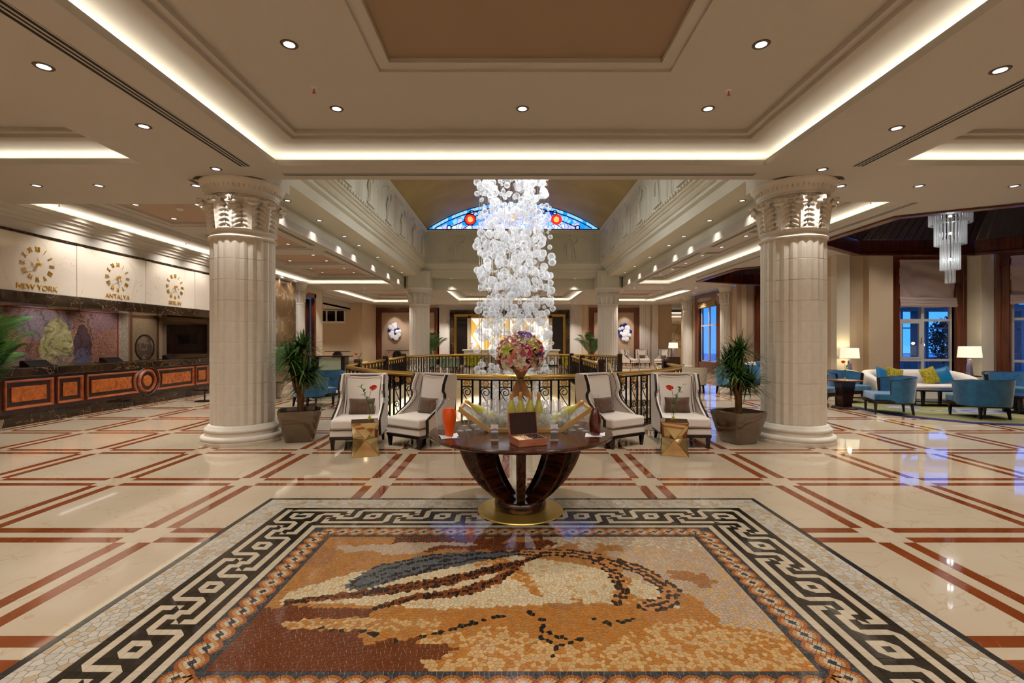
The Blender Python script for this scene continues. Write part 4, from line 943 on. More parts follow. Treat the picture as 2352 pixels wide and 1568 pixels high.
# bay one
A0, A1 = (9.4,14.25), (13.35,14.25)
W1U = 11.4-9.4
WR = wallp('wall_right', A0, A1, 0, 4.6, WALLP, holes=((W1U,.5,W1U+1.62,3.98),), thick=-.12, label='beige wall of the lounge bay around its first window')
B0, B1 = (13.35,14.25), (16.4,11.2)
wallp('bay_wall', B0, B1, 0, 4.6, WALLP, holes=((.95,.5,2.65,3.98),), thick=-.12, parent=WR)
wallp('bay_side', (16.4,11.2), (16.4,-3.2), 0, 5.3, WALLP, parent=WR)
MB().box(9.4,14.0,0,9.78,14.25,4.1).build('pilaster', mat('cream_pilaster', s(220,206,182), .6), WR)
MB().box(10.35,14.02,0,11.05,14.25,4.15).build('wall_breast', WALLP, WR)
MB().box(13.35,13.75,0,13.7,14.2,4.3).build('corner_pilaster', mat('cream_pilaster', s(220,206,182), .6), WR)
window(1, A0, A1, W1U, W1U+1.62, .5, 3.98, 'tall lounge window with white frame and timber surround behind the sofa', mull=(.46,))
window(2, B0, B1, .95, 2.65, .5, 3.98, 'tall lounge window at the right edge looking onto the blue terrace', casement=False)
blind(A0, A1, W1U-.02, W1U+1.64, 2.62, 3.96, 'taupe satin roman blind half drawn behind the sofa', BLF); blind(B0, B1, .93, 2.67, 2.66, 3.96, 'taupe satin roman blind on the rightmost window', BLF)
# bay two and the far right wall
W2 = wallp('wall_right_second_bay', (9.8,21.05), (12.3,21.05), 0, 4.1, WALLT, holes=((1.4,.5,2.2,3.8),), thick=-.12, label='taupe wall of the second lounge bay')
wallp('bay_wall', (9.5,15.1), (11.7,15.1), 0, 4.6, WALLP, parent=W2); wallp('bay_wall', (11.7,15.1), (13.1,16.6), 0, 4.6, WALLP, parent=W2); wallp('bay_wall', (13.1,16.6), (13.5,19.3), 0, 4.6, WALLP, parent=W2); wallp('bay_wall', (13.5,19.3), (12.3,21.05), 0, 4.6, WALLP, parent=W2)
wallp('pier_end', (9.45,14.25), (9.45,15.1), 0, 4.1, WALLP, parent=W2)
MB().box(10.55,20.9,0,10.95,21.05,4.0).build('timber_jamb', WOODR, W2); MB().box(10.95,20.98,0,12.3,21.05,4.0).build('timber_panel', WOODD, W2)
window(4, (9.98,28.3), (9.98,21.0), 2.6, 4.75, .55, 4.0, 'tall timber framed window between the engaged columns at the back', trans=(2.42,), fw=.5, frame_top=4.08, casement=False)
W3 = wallp('wall_right_far', (9.98,28.3), (9.98,21.0), 0, 4.1, WALLP, holes=((2.6,.55,4.75,4.0),), thick=-.2, label='wall of the back lounge with one tall window')
blind((9.98,28.3), (9.98,21.0), 2.6, 4.75, 3.33, 3.98, 'bamboo coloured blind on the far back window', BLF2)
# timber-lined octagonal ceiling recesses
def octagon(P, n, label):
    if sum(P[i-1][0]*P[i][1]-P[i][0]*P[i-1][1] for i in range(len(P))) < 0: P = P[::-1]
    o = struct(MB().sweep(P, [(-.14,4.095),(-.14,4.06),(.05,4.06),(.05,4.12),(.0,4.14),(.0,4.5),(.03,4.5)]).build('trim_%d' % n, WOODR), label)
    q = MB(); q.sweep(P, [(.03,4.5),(.06,4.5),(.75,5.25)]); pts = q.v; k = 3; NP = len(P)
    for i in range(NP):
        a0, a1 = Vector(pts[i*k+1]), Vector(pts[i*k+2]); b0, b1 = Vector(pts[((i+1)%NP)*k+1]), Vector(pts[((i+1)%NP)*k+2]); m_ = max(2, int((b0-a0).length/.22))
        for j in range(m_):
            t0, t1 = j/m_+.008, (j+1)/m_-.008; P0, P1, P2, P3 = a0.lerp(b0,t0), a0.lerp(b0,t1), a1.lerp(b1,t1), a1.lerp(b1,t0); nn = (P1-P0).cross(P3-P0).normalized()*.02
            MB().add([P0,P1,P2,P3,P0-nn,P1-nn,P2-nn,P3-nn], [(0,1,2,3),(7,6,5,4),(0,4,5,1),(1,5,6,2),(2,6,7,3),(3,7,4,0)]).build('board', BOARD, o)
    MB().sweep(P, [(.05,4.48),(.07,4.5),(.8,5.29)]).build('board_backing', BLACKW, o)
    c = MB(); c.add([pts[i*k+2] for i in range(NP)], [tuple(range(NP))]); c.build('recess_top', BOARD, o)
octagon(OCT1, 5, 'octagonal mahogany lined ceiling recess over the lounge'); octagon(OCT2, 6, 'octagonal mahogany lined ceiling recess over the second lounge')
for i in range(8):
    a = 2*PI*i/8+.3; downlight(10.9+1.9*math.cos(a), 11.1+1.5*math.sin(a), 5.24, 'downlight inside the timber ceiling recess over the lounge, %s of eight' % ORD[i], 'timber recess downlights', 1.5)
for x, y in ((9.5,17.5),(11.2,17.5),(9.5,19.4),(11.2,19.4)): downlight(x, y, 5.24, 'downlight inside the second timber recess, %s %s' % ('near' if y < 18 else 'far', 'left' if x < 10 else 'right'), 'second timber recess downlights', 1.6)
# ------------------------------------------------------------------ outside: terrace, porch, planting
TERR = mat('pale_terrace_paving', s(196,206,214), .35)
EX = struct(MB().plate([(9.9,14.4),(40,14.4),(40,-3),(60,-3),(60,70),(9.9,70)], [[(9.5,14.35),(9.5,15.1),(11.75,15.1),(13.2,16.5),(13.6,19.4),(12.4,21.2),(9.9,21.2)][::-1]][:0], -.12, up=True).build('ground_terrace', TERR), 'pale terrace outside the lounge windows')
EX2 = struct(MB().plate([(13.4,14.4),(16.5,11.3),(16.5,-3),(60,-3),(60,14.4)], [], -.115, up=True).build('ground_terrace_side', TERR), 'pale terrace outside the rightmost window')
pr = thing('porch', 'arched timber porch outside the lounge window', 'porch', (19.5,22.5,0)); PW_ = mat('porch_stone', s(150,140,130), .7)
for x in (-3.0, -.6, 1.8, 4.2): MB().box(x-.2,-.2,-.1,x+.2,.2,3.0).build('post', PW_, pr)
m = MB(); m.box(-3.6,-.3,3.0,4.8,.3,3.3); m.build('beam', PW_, pr)
for x in (-1.8, .6, 3.0): MB().tube([(x-1.0,0,3.2)]+[(x-1.0*math.cos(a),0,3.2+.9*math.sin(a)) for a in [PI*i/12 for i in range(1,12)]]+[(x+1.0,0,3.2)], .07, 6).build('arch', PW_, pr)
for x in (-2.6,-1.4,-.2,1.0,2.2,3.4): MB().box(x,-.05,.0,x+.05,.05,3.0).build('glazing_bar', PW_, pr)
for z in (1.0, 2.2): MB().box(-3,-.04,z,4.2,.04,z+.05).build('glazing_bar', PW_, pr)
MB().add([(-4,-2.4,3.3),(5.2,-2.4,3.3),(5.2,2.4,4.8),(-4,2.4,4.8),(-4,-2.4,3.42),(5.2,-2.4,3.42),(5.2,2.4,4.92),(-4,2.4,4.92)], [(0,3,2,1),(4,5,6,7),(0,1,5,4),(1,2,6,5),(2,3,7,6),(3,0,4,7)]).build('roof', PW_, pr)
wl = struct(MB().box(12.6,26,-.1,60,26.3,.75).build('wall_terrace', PW_), 'low parapet along the terrace')
br = thing('brick_pier', 'brick pier outside the rightmost window', 'pier', (15.35,13.75,0)); BRK = mat('outside_brick', s(96,70,56), .9)
for k in range(48): MB().box(-.22,-.2,-.1+k*.09,.22,.2,-.03+k*.09, T(.012*(k%2))).build('brick_course', BRK, br)
BUSH = mat('dark_shrub', s(58,80,62), .8)
def shrub(x, y, r, label, zt=0):
    t = thing('shrub', label, 'shrub', (x,y,-.1)); m = MB(); rr = random.Random(int(x*10))
    for k in range(2200):
        a, b_, d = rr.uniform(0,2*PI), rr.uniform(-1,1), r*rr.uniform(.5,1); c = math.sqrt(1-b_*b_); p = Vector((d*c*math.cos(a), d*c*math.sin(a), r+zt+d*b_))
        q = Vector((rr.uniform(-1,1),rr.uniform(-1,1),rr.uniform(-1,1)))*.085*r; e = Vector((rr.uniform(-1,1),rr.uniform(-1,1),rr.uniform(-1,1)))*.05*r
        m.add([p-q,p+e,p+q,p-e], [(0,1,2,3)])
    tag(m.build('leaves', BUSH, t), kind='stuff'); MB().tube([(0,0,0),(.03,.02,r*.5+zt*.6),(0,0,r+zt)], .05, 6).build('stem', BARK, t)
shrub(18.5,16.2,.9,'dark tree outside the rightmost window',1.5); shrub(23.0,25.0,1.3,'dark tree beyond the porch',.5); shrub(17.6,15.0,.45,'low dark shrub outside the rightmost window')
for i, (x, y) in enumerate(((20.6,20.6),(17.3,20.4))):
    t = thing('garden_lamp', 'small lit garden lamp by the porch, '+('right' if i == 0 else 'left'), 'lamp', (x,y,-.1)); MB().tube([(0,0,0),(0,0,1.5)], .03, 6).build('post', IRON, t); MB().ball((0,0,1.56), .09, 10, 8).build('globe', mat('lit_globe', (1,1,1), .3, emit=(1,.95,.85), es=4), t)
# ------------------------------------------------------------------ balustrades round the well
BAR = MB().box(-.014,-.012,.03,.014,.012,.935).mesh('baluster', IRON)
XB = MB().box(-.1,-.008,-.009,.1,.008,.009).mesh('crossbar', IRON)
def scroll_pts(zc, r, drop, fl=1):
    P = []
    for i in range(26):
        t = i/25; a = PI-(1-t)*2.55*PI; q = r*(.28+.72*t); P.append((fl*q*math.cos(a)*(-1 if False else 1), 0, zc+q*math.sin(a)))
    x0 = P[-1][0]
    for i in range(1, 9):
        t = i/8; P.append((x0*(1-t)+(-x0)*t*1.0-.012*fl*math.sin(PI*t), 0, zc-drop*(t*.85+.15*t*t)))
    return P
sm = MB()
sm.tube(scroll_pts(.722,.084,.26), .0085, 6); sm.tube(scroll_pts(.385,.075,.2), .0085, 6)
sm.tube([(-p[0],p[1],.3-(p[2]-.0)) for p in scroll_pts(.12,.05,-.0)][:26]+[(.05,0,.2)], .0075, 6)
SCR = sm.mesh('scroll', IRON, 60)
rm = MB(); rm.tube([(.045*math.cos(a),0,.045*math.sin(a)) for a in [2*PI*i/18 for i in range(18)]], .012, 6, closed=True); rm.ball((0,0,0), .021, 10, 8)
for a in range(8): rm.ball((.06*math.cos(a*PI/4),0,.06*math.sin(a*PI/4)), .011, 6, 4)
rm.tube([(-.095,0,0),(.095,0,0)], .004, 5); ROS = rm.mesh('rosette', GOLDM, 60)
BRK_ = MB().frustum(.012,.03,.05,.03,.945,.985).mesh('bracket', BRASS)
def balustrade(path, label, pitch=.343, ends=True, z0=0):
    P = [Vector(p).to_2d() for p in path]; t = thing('balustrade', label, 'railing', (P[0].x, P[0].y, 0)); o = P[0]
    Q = [p-o for p in P]; L = [0]
    for i in range(1, len(Q)): L.append(L[-1]+(Q[i]-Q[i-1]).length)
    MB().tube([(p.x,p.y,1.0) for p in Q], .034, 10).build('handrail', BRASS, t, 180)
    sw = MB(); sw.sweep([tuple(p) for p in Q], [(-.022,.948),(.022,.948),(.022,.958),(-.022,.958),(-.022,.948)], closed=False); sw.build('lower_rail', BRASSD, t)
    for nm, z in (('top_bar',.935),('bottom_bar',.06)): MB().sweep([tuple(p) for p in Q], [(-.012,z-.01),(.012,z-.01),(.012,z+.01),(-.012,z+.01),(-.012,z-.01)], closed=False).build(nm, IRON, t)
    n = int((L[-1]-.2)/pitch); s0 = (L[-1]-n*pitch)/2+pitch/2
    for k in range(n):
        d = s0+k*pitch; i = max(j for j in range(len(L)) if L[j] <= d); i = min(i, len(Q)-2); f = (d-L[i])/(L[i+1]-L[i]); p = Q[i].lerp(Q[i+1], f); dr = (Q[i+1]-Q[i]).normalized(); a = math.atan2(dr.y, dr.x)
        for sg in (-1, 1): link('baluster', BAR, t, (p.x+sg*.102*dr.x, p.y+sg*.102*dr.y, 0), (0,0,a))
        link('crossbar', XB, t, (p.x,p.y,.815), (0,0,a)); link('scroll', SCR, t, (p.x,p.y,0), (0,0,a)); link('rosette', ROS, t, (p.x,p.y,.875), (0,0,a))
        if k % 4 == 1: link('bracket', BRK_, t, (p.x+dr.x*.17,p.y+dr.y*.17,0), (0,0,a))
    return t
balustrade(NEAR, 'curved front balustrade of black scrolls under a brass handrail')
balustrade([(-4.2,13.3),(-4.2,16.0)], 'short straight balustrade on the left of the well, nearer section'); balustrade([(-4.2,16.2),(-4.23,19.0)], 'short straight balustrade on the left of the well, farther section')
balustrade([p for p in FAR], 'curved balustrade on the far side of the well')
balustrade([(2.43,13.3),(2.43,16.7)], 'straight balustrade beside the stair landing, nearer section'); balustrade([(2.43,16.9),(2.43,19.7)], 'straight balustrade beside the stair landing, farther section')
NEWEL = [MB().box(-.085,-.085,0,.085,.085,1.06).mesh('post', WOODD), MB().frustum(.2,.2,.16,.16,1.06,1.12).mesh('cap', WOODD), MB().frustum(.23,.23,.19,.19,0,.12).mesh('plinth', WOODD)]
def newel(x, y, label):
    t = thing('newel_post', label, 'newel post', (x,y,0))
    for m_ in NEWEL: link(m_.name, m_, t)
newel(-4.2,13.2,'dark wooden newel post at the left end of the front balustrade'); newel(-4.2,16.1,'middle dark newel post on the left of the well'); newel(-4.25,19.1,'farthest dark newel post on the left of the well')
newel(2.43,13.2,'nearest dark newel post of the stair landing'); newel(2.43,16.8,'middle dark newel post of the stair landing'); newel(2.43,19.8,'farthest dark newel post of the stair landing')
newel(4.2,13.2,'dark newel post at the right end of the front balustrade'); newel(4.25,19.1,'dark newel post at the right end of the far balustrade')
for x, lb in ((2.62,'left'),(3.86,'right')):
    t = thing('stair_handrail', 'sloping brass handrail on the %s side of the stair' % lb, 'railing', (x,13.1,0))
    MB().tube([(0,0,1.0),(0,-.12,.98),(0,-2.6,-.53)], .03, 10).build('handrail', BRASS, t, 180)
    for k in range(6): MB().box(-.011,-.011-.2-.38*k,-.17-.23*k-.2,.011,.011-.2-.38*k,.9-.23*k).build('baluster', IRON, t)

# ------------------------------------------------------------------ chandelier of blown glass bubbles
chd = thing('bubble_chandelier', 'tall cascade chandelier of clear glass bubbles hanging through the atrium', 'chandelier', (.07, 13.4, 0))
rr = random.Random(21); BUB = []
for k in range(1750):
    z = rr.uniform(-2.3, 7.0); a = rr.uniform(0, 2*PI); d = 1.06*math.sqrt(rr.uniform(.02, 1))
    if z < 2.3 and z > 1.0 and rr.random() < .35: continue
    if z < 1.0 and rr.random() < .15: continue
    r_ = rr.choice((.042,.055,.07,.085,.095,.11))*rr.uniform(.9,1.1); BUB.append((d*math.cos(a), d*math.sin(a)*.95, z, r_))
vis = sorted(BUB, key=lambda b: -(b[3]-(.03*(b[1] > 0))-(1 if b[2] > 6.1 or b[2] < .5 else 0)))
S1 = MB().ball((0,0,0), 1, 18, 12).mesh('glass_bubble', GLASSB, 180)
for b_ in vis[:300]: link('glass_bubble', S1, chd, b_[:3], (0,0,0), (b_[3],)*3)
m = MB()
for b_ in vis[300:]: m.ball(b_[:3], b_[3], 10, 7)
tag(m.build('glass_bubble_mass', GLASSB, chd, 180), kind='stuff')
m = MB()
for k in range(90):
    a, d = rr.uniform(0, 2*PI), 1.05*math.sqrt(rr.random()); m.tube([(d*math.cos(a),d*math.sin(a),-2.2+rr.uniform(0,5)),(d*math.cos(a),d*math.sin(a),7.72)], .003, 3, cap=False)
tag(m.build('hanging_wires', CHROME, chd), kind='stuff')
MB().lathe([(0,7.8),(1.15,7.8),(1.15,7.7),(0,7.7)], 40).build('ceiling_plate', CHROME, chd, 40)
for a in range(6): 
    MB().lathe([(0,-.02),(.07,-.02),(.08,0)], 16, T(.75*math.cos(a*PI/3), .75*math.sin(a*PI/3), 7.69)).build('spot_lens', LAMPON, chd, 40)
    spot((.07+.75*math.cos(a*PI/3), 13.4+.75*math.sin(a*PI/3), 7.6), 480, 40, COOL, .5, .1)
# fibre-optic style core lamps between the bubbles

# ------------------------------------------------------------------ round table on the mosaic
TX, TY, TZ = .08, 4.6, .755
tb = thing('round_table', 'round dark ebony pedestal table with a brass foot', 'table', (TX,TY,0))
MB().lathe([(0,.71),(.80,.71),(.835,.716),(.859,.728),(.862,.742),(.855,.752),(.84,.755),(0,.755)], 96).build('tabletop', MACAS, tb, 30)
MB().lathe([(0,.0),(.40,.0),(.405,.006),(.4,.014),(.3,.03),(0,.032)], 72).build('brass_foot', BRASSF, tb, 30)
MB().lathe([(0,.03),(.235,.03),(.245,.05),(.245,.09),(.235,.12),(.225,.13),(0,.13)], 56).build('plinth_ring', MACAS, tb, 30)
out = cat_rom([Vector((.60,.71)),Vector((.575,.58)),Vector((.51,.42)),Vector((.40,.26)),Vector((.25,.13))], 6); inn = cat_rom([Vector((.40,.71)),Vector((.375,.58)),Vector((.32,.42)),Vector((.22,.26)),Vector((.09,.13))], 6)
m = MB(); prof = [tuple(p) for p in out]+[tuple(p) for p in reversed(inn)]; m.prism(prof, -.034, .034, Matrix.Rotation(PI/2, 4, 'X')); LEG = m.mesh('leg', MACAS)
LE = MB().prism([tuple(p) for p in out]+[tuple(p+Vector((-.02,.004))) for p in reversed(out)], -.036, .036, Matrix.Rotation(PI/2,4,'X')).mesh('leg_edge', wood('leg_edge_wood', s(70,34,20), s(116,66,40), .2, 4, (9,9,.6), .5))
for k in range(8):
    l_ = link('leg', LEG, tb, (0,0,0), (0,0,PI/8*0+k*PI/4-PI/2)); link('leg_edge', LE, l_)
def on(px, py, z=TZ):
    D = (1.6-z)*1110.7/(py-784); return (px-1176)/1110.7*D, D
def napkin(x, y, rz, label):
    t = thing('napkin', label, 'napkin', (x,y,TZ), rz)
    MB().grid(lambda u,v: ((u-.5)*.17, (v-.5)*.17, .004+.010*math.sin(3*u+1)*math.sin(4*v)+.012*(u-.5)**2*4*(v-.3)), 14, 14).build('cloth', WHITEC, t, 180)
JUICE = mat('orange_juice', s(255,92,10), .3); TEA = mat('amber_iced_tea', s(92,26,8), .12, spec=.8)
x, y = on(1032,1003); napkin(x, y, .3, 'white paper napkin under the orange juice pitcher')
t = thing('juice_pitcher', 'glass pitcher full of orange juice on a napkin', 'pitcher', (x,y,TZ+.008), .25)
jp = [(.0,.004),(.034,.004),(.036,.02),(.044,.07),(.058,.14),(.062,.18),(.056,.22),(.045,.245)]
MB().lathe(jp+[(0,.245)], 32).build('juice', JUICE, t, 40)
MB().lathe([(0,0),(.036,0),(.038,.02),(.046,.07),(.060,.14),(.064,.18),(.058,.22),(.046,.25),(.036,.27),(.038,.30),(.05,.34)], 32).build('body', GLASS, t, 60)
MB().tube([(-.045,0,.25),(-.085,0,.27),(-.1,0,.22),(-.085,0,.15),(-.06,0,.12)], .008, 8).build('handle', GLASS, t, 180)
x, y = on(1013,985); t = thing('empty_pitcher', 'empty clear glass pitcher behind the orange juice', 'pitcher', (x,y,TZ+.002), .5)
MB().lathe([(0,0),(.04,0),(.05,.06),(.058,.14),(.05,.2),(.042,.24),(.05,.28)], 28).build('body', STEMW, t, 60); MB().tube([(-.045,0,.24),(-.09,0,.25),(-.1,0,.16),(-.056,0,.1)], .008, 8).build('handle', GLASS, t, 180)
x, y = on(1367,1000); napkin(x, y, -.2, 'white paper napkin under the iced tea carafe')
t = thing('tea_carafe', 'tall glass carafe of dark iced tea on a napkin', 'carafe', (x,y,TZ+.008))
MB().lathe([(0,.004),(.042,.004),(.05,.05),(.056,.1),(.052,.15),(.038,.2),(.025,.24),(0,.24)], 32).build('tea', TEA, t, 40)
MB().lathe([(0,0),(.044,0),(.052,.05),(.058,.1),(.054,.15),(.04,.2),(.026,.245),(.021,.28),(.024,.32),(.034,.36)], 32).build('body', GLASS, t, 60)
MB().tube([(.022,0,.27),(.06,0,.26),(.08,0,.2),(.075,0,.12),(.058,0,.09)], .007, 8).build('handle', GLASS, t, 180); MB().tube([(-.02,0,.33),(-.05,0,.37)], [.012,.006], 8).build('spout', GLASS, t, 180)
for px, lb in ((1136,'left'),(1273,'right')):
    x, y = on(px,1012); t = thing('table_card', 'small upright two-tone card on the %s of the chocolate box' % lb, 'card', (x,y,TZ))
    MB().box(-.034,-.012,0,.034,.012,.014).build('stand', mat('pale_wood_stand', s(206,172,120), .5), t); MB().box(-.031,-.003,.012,.031,.003,.138).build('card', WHITEC, t)
    MB().box(-.031,-.0042,.014,.031,-.003,.072).build('grey_half', mat('grey_print', s(112,104,108), .7), t, ); MB().grid(lambda u,v: ((u-.5)*.062, -.0045, .08+.018*v+.008*math.sin(u*3)), 10, 1).build('picture_band', mat('mauve_print', s(156,136,170) if lb == 'left' else s(206,160,120), .7), t)
    h = [(0,-.006)]+[(.006*math.sin(q)**3*1.1, .005*math.cos(q)-.002*math.cos(2*q)-.001) for q in [2*PI*i/16 for i in range(16)]][0:0]
    hp = [(.0068*math.sin(q)**3, (.0055*math.cos(q)-.0021*math.cos(2*q)-.0008*math.cos(3*q))) for q in [2*PI*i/20 for i in range(20)]]
    MB().add([(p[0],-.005,.05+p[1]) for p in hp], [tuple(range(20))]).build('heart_mark', BLACKW, t)
# chocolate box
x, y = on(1192,1028); t = thing('chocolate_box', 'open wood-print box of chocolates with dark lid raised', 'box', (x,y,TZ), math.atan2(.10,.25))
PW = wood('pink_wood_print', s(160,92,66), s(196,128,98), .5, 4, (1,1,9), 0); W, Dp, H = .25, .2, .06
m = MB(); m.box(0,0,.004,W,.006,H); m.box(0,Dp-.006,.004,W,Dp,H); m.box(0,.006,.004,.006,Dp-.006,H); m.box(W-.006,.006,.004,W,Dp-.006,H); m.box(0,0,0,W,Dp,.004); m.build('box_sides', PW, t)
MB().box(-.004,-.004,-.0,W+.004,Dp+.004,.003).build('base_edge', BLACKW, t)
cw = [s(236,216,160), s(214,178,150), s(58,30,18), s(40,20,12)]
for k in range(4): 
    b_ = MB(); rq = random.Random(k)
    for i in range(10 if k else 6):
        for j in range(4 if k else 1):
            w_ = (W-.03)/4
            if k == 0: b_.box(.012,.016+i*.028,.03,.012+w_,.040+i*.028,.058)
            else: b_.ball((.016+k*w_+j*w_/4+rq.uniform(0,.008), .018+i*.0178, .05+rq.uniform(0,.008)), .009, 6, 5)
    tag(b_.build('chocolates', mat('choc_%d' % k, cw[k], .5), t), kind='stuff')
MB().box(.008,.008,.004,W-.008,Dp-.008,.03).build('tray', BLACKW, t)
LID = MB().box(-.002,Dp-.004,H,W+.002,Dp+.012,H+.185, T(0,0,0)).mesh('lid', mat('dark_lid_lining', s(52,26,18), .6)); l_ = link('lid', LID, t); l_.matrix_local = Matrix.Translation((0,Dp,H)) @ Matrix.Rotation(-.18,4,'X') @ Matrix.Translation((0,-Dp,-H))
MB().sweep([(-.004,H),(W+.004,H),(W+.004,H+.19),(-.004,H+.19)], [(0,-.008),(.006,-.008),(.006,.012),(0,.012),(0,-.008)], Matrix.Translation((0,Dp,0)) @ Matrix.Rotation(PI/2,4,'X')).build('lid_rim', PW, l_)
# ice trough with sparkling wine
TRX = .12; t = thing('ice_trough', 'boat-shaped gilt edged trough of ice holding bottles', 'ice trough', (TRX,4.66,TZ)); GW_ = mat('gilt_oak', s(206,166,98), .35, coat=.3)
ICE = glass('ice', (.99,1,.97), .4, .3, .08, .55); FROST = glass('frosted_panel', (.98,.99,.95), .25, .25, .08, .06)
side = [(-.33,.02),(.33,.02),(.60,.205),(.57,.235),(-.57,.235),(-.60,.205)]
for yy in (-.17,.17):
    MB().prism([(-.32,.03),(.32,.03),(.57,.20),(.40,.20),(.30,.16),(-.30,.16),(-.40,.20),(-.57,.20)], -.004, .004, Matrix.Translation((0,yy,0)) @ Matrix.Rotation(PI/2,4,'X')).build('side_panel', FROST, t)
    m = MB(); m.box(-.33,yy-.012,.0,.33,yy+.012,.04); m.build('base_rail', GW_, t, bevel=.004)
    for sg in (-1, 1): MB().prism([(sg*.33,.0),(sg*.33,.04),(sg*.60,.235),(sg*.625,.20)][::sg], -.012, .012, Matrix.Translation((0,yy,0)) @ Matrix.Rotation(PI/2,4,'X')).build('arm_rail', GW_, t)
for sg in (-1, 1): MB().box(sg*.6-.014,-.17,.205,sg*.6+.014,.17,.235).build('end_rail', GW_, t); MB().prism([(sg*.32,.03),(sg*.6,.215),(sg*.594,.222),(sg*.314,.037)][::sg], -.165, .165, Matrix.Rotation(PI/2,4,'X')).build('end_panel', FROST, t)
MB().box(-.32,-.165,.01,.32,.165,.03).build('floor_panel', GW_, t)
m = MB(); rq = random.Random(5)
for k in range(300):
    xx = rq.uniform(-.42,.42); zz = rq.uniform(.045,.15)+max(0, abs(xx)-.3)*.5; m.box(-.016,-.014,-.013,.016,.014,.013, T(xx, rq.uniform(-.14,.14), zz, rq.uniform(0,3), rq.uniform(0,3), rq.uniform(0,3)))
tag(m.build('ice_cubes', ICE, t), kind='stuff')
BG = mat('green_gold_bottle_glass', s(196,192,72), .06, coat=1, noise=(5, s(214,210,110), 2, (1,1,1))); FOIL = mat('gold_foil', s(236,186,110), .3, .55, bump=(60,.3)); LABL = mat('pale_bottle_label', s(196,190,130), .5)
bt = [MB().lathe([(0,0),(.038,0),(.042,.008),(.042,.15),(.038,.185),(.026,.22),(.018,.245)], 28).mesh('glass_body', BG, 50), MB().lathe([(.019,.232),(.0175,.25),(.0155,.285),(.018,.287),(.0175,.30),(.0165,.318),(.012,.326),(0,.327)], 24).mesh('foil_neck', FOIL, 60), MB().lathe([(.0426,.05),(.0426,.125)], 28).mesh('label', LABL)]
def bottle(x, y, z, ry, rz, label):
    b_ = thing('wine_bottle', label, 'bottle', (x,y,z), 0, 'sparkling wine bottles in the ice trough'); b_.rotation_euler = (0, ry, rz)
    for m_ in bt: link(m_.name, m_, b_)
for i, px in enumerate((1175,1196,1218,1238)): bottle((px-1176)/1110.7*4.66, 4.7, .785, 0, i*.7, 'gold-necked sparkling wine bottle standing in the ice, %s from the left' % ('first','second','third','fourth')[i])
bottle(-.175, 4.6, .858, -.98, .0, 'gold-necked bottle leaning left out of the ice'); bottle(.41, 4.6, .852, .98, 0, 'gold-necked bottle leaning right out of the ice')
# stemware
fl = MB().lathe([(.004,.002),(.032,.002),(.03,.004),(.006,.012),(.0045,.08),(.008,.09),(.018,.12),(.023,.16),(.022,.225)], 18).mesh('flute', STEMW, 60)
wg = MB().lathe([(.004,.002),(.034,.002),(.031,.004),(.006,.012),(.0045,.085),(.009,.095),(.03,.125),(.035,.155),(.031,.2)], 18).mesh('wine_glass', STEMW, 60)
FS = [(x_, y_) for j, y_ in enumerate((4.98,5.06,5.14,5.22)) for x_ in [-.28+.07*i+.035*(j%2) for i in range(12)] if math.hypot(x_-TX, y_-TY) < .80 and not (abs(x_-.08) < .09 and y_ < 5.0)]
for i, (x_, y_) in enumerate(FS): tag(link('champagne_flute', fl, None, (x_, y_, TZ)), 'clear champagne flute, %s from the left in the %s rank behind the ice trough' % (ORD[sum(1 for a_ in FS if a_[1] == y_ and a_[0] < x_)], ORD[round((y_-4.98)/.08)]), 'glass', 'champagne flutes behind the trough')
for sd, L in (('left', ((1056,990),(1076,988),(1097,986),(1112,990),(1066,978),(1088,976),(1105,974))), ('right', ((1296,992),(1315,988),(1335,985),(1304,979),(1324,977),(1345,990)))):
    for px, py in L: x_, y_ = on(px, py); tag(link('wine_glass', wg, None, (x_, y_, TZ)), 'clear stemmed wine glass %s of the ice trough, %s from the left' % (sd, ORD[sum(1 for q in L if q[0] < px)]), 'glass', 'wine glasses %s of the trough' % sd)
# bouquet
bq = thing('flower_bouquet', 'round bouquet of pink, peach and white lilies wrapped in burlap', 'bouquet', (.085,4.86,TZ)); fc = Vector((0,0,.715)); BUR = mat('burlap_wrap', s(176,124,80), .9, bump=(90,.5), noise=(30, s(150,100,62), 3, (1,1,.15)))
MB().lathe([(0,0),(.055,0),(.055,.006),(.05,.01),(.048,.3)], 28).build('vase', GLASS, bq, 60)
def wrap(z0, z1, r0, r1, wob): return MB().grid(lambda u,v: ((r0+(r1-r0)*v**.8)*(1+wob*v*math.sin(10*PI*u))*math.cos(2*PI*u), (r0+(r1-r0)*v**.8)*(1+wob*v*math.sin(10*PI*u))*math.sin(2*PI*u), z0+(z1-z0)*v+.02*v*math.sin(6*PI*u)), 60, 10, cu=True)
wrap(.48,.66,.024,.125,.12).build('burlap_cone', BUR, bq, 180); wrap(.48,.30,.024,.092,.14).build('burlap_skirt', BUR, bq, 180)
MB().lathe([(.03,.47),(.035,.48),(.03,.49)], 20).build('tie', mat('raffia_green', s(70,84,40), .6), bq)
rq = random.Random(3); m = MB()
for k in range(12):
    a = rq.uniform(0,2*PI); m.tube([(.03*math.cos(a),.03*math.sin(a),.48),(.09*math.cos(a),.09*math.sin(a),.42+rq.uniform(-.03,.1)),(.12*math.cos(a+.2),.12*math.sin(a+.2),.33+rq.uniform(-.04,.16))], .0025, 4)
m.build('grass_blades', STEM, bq)
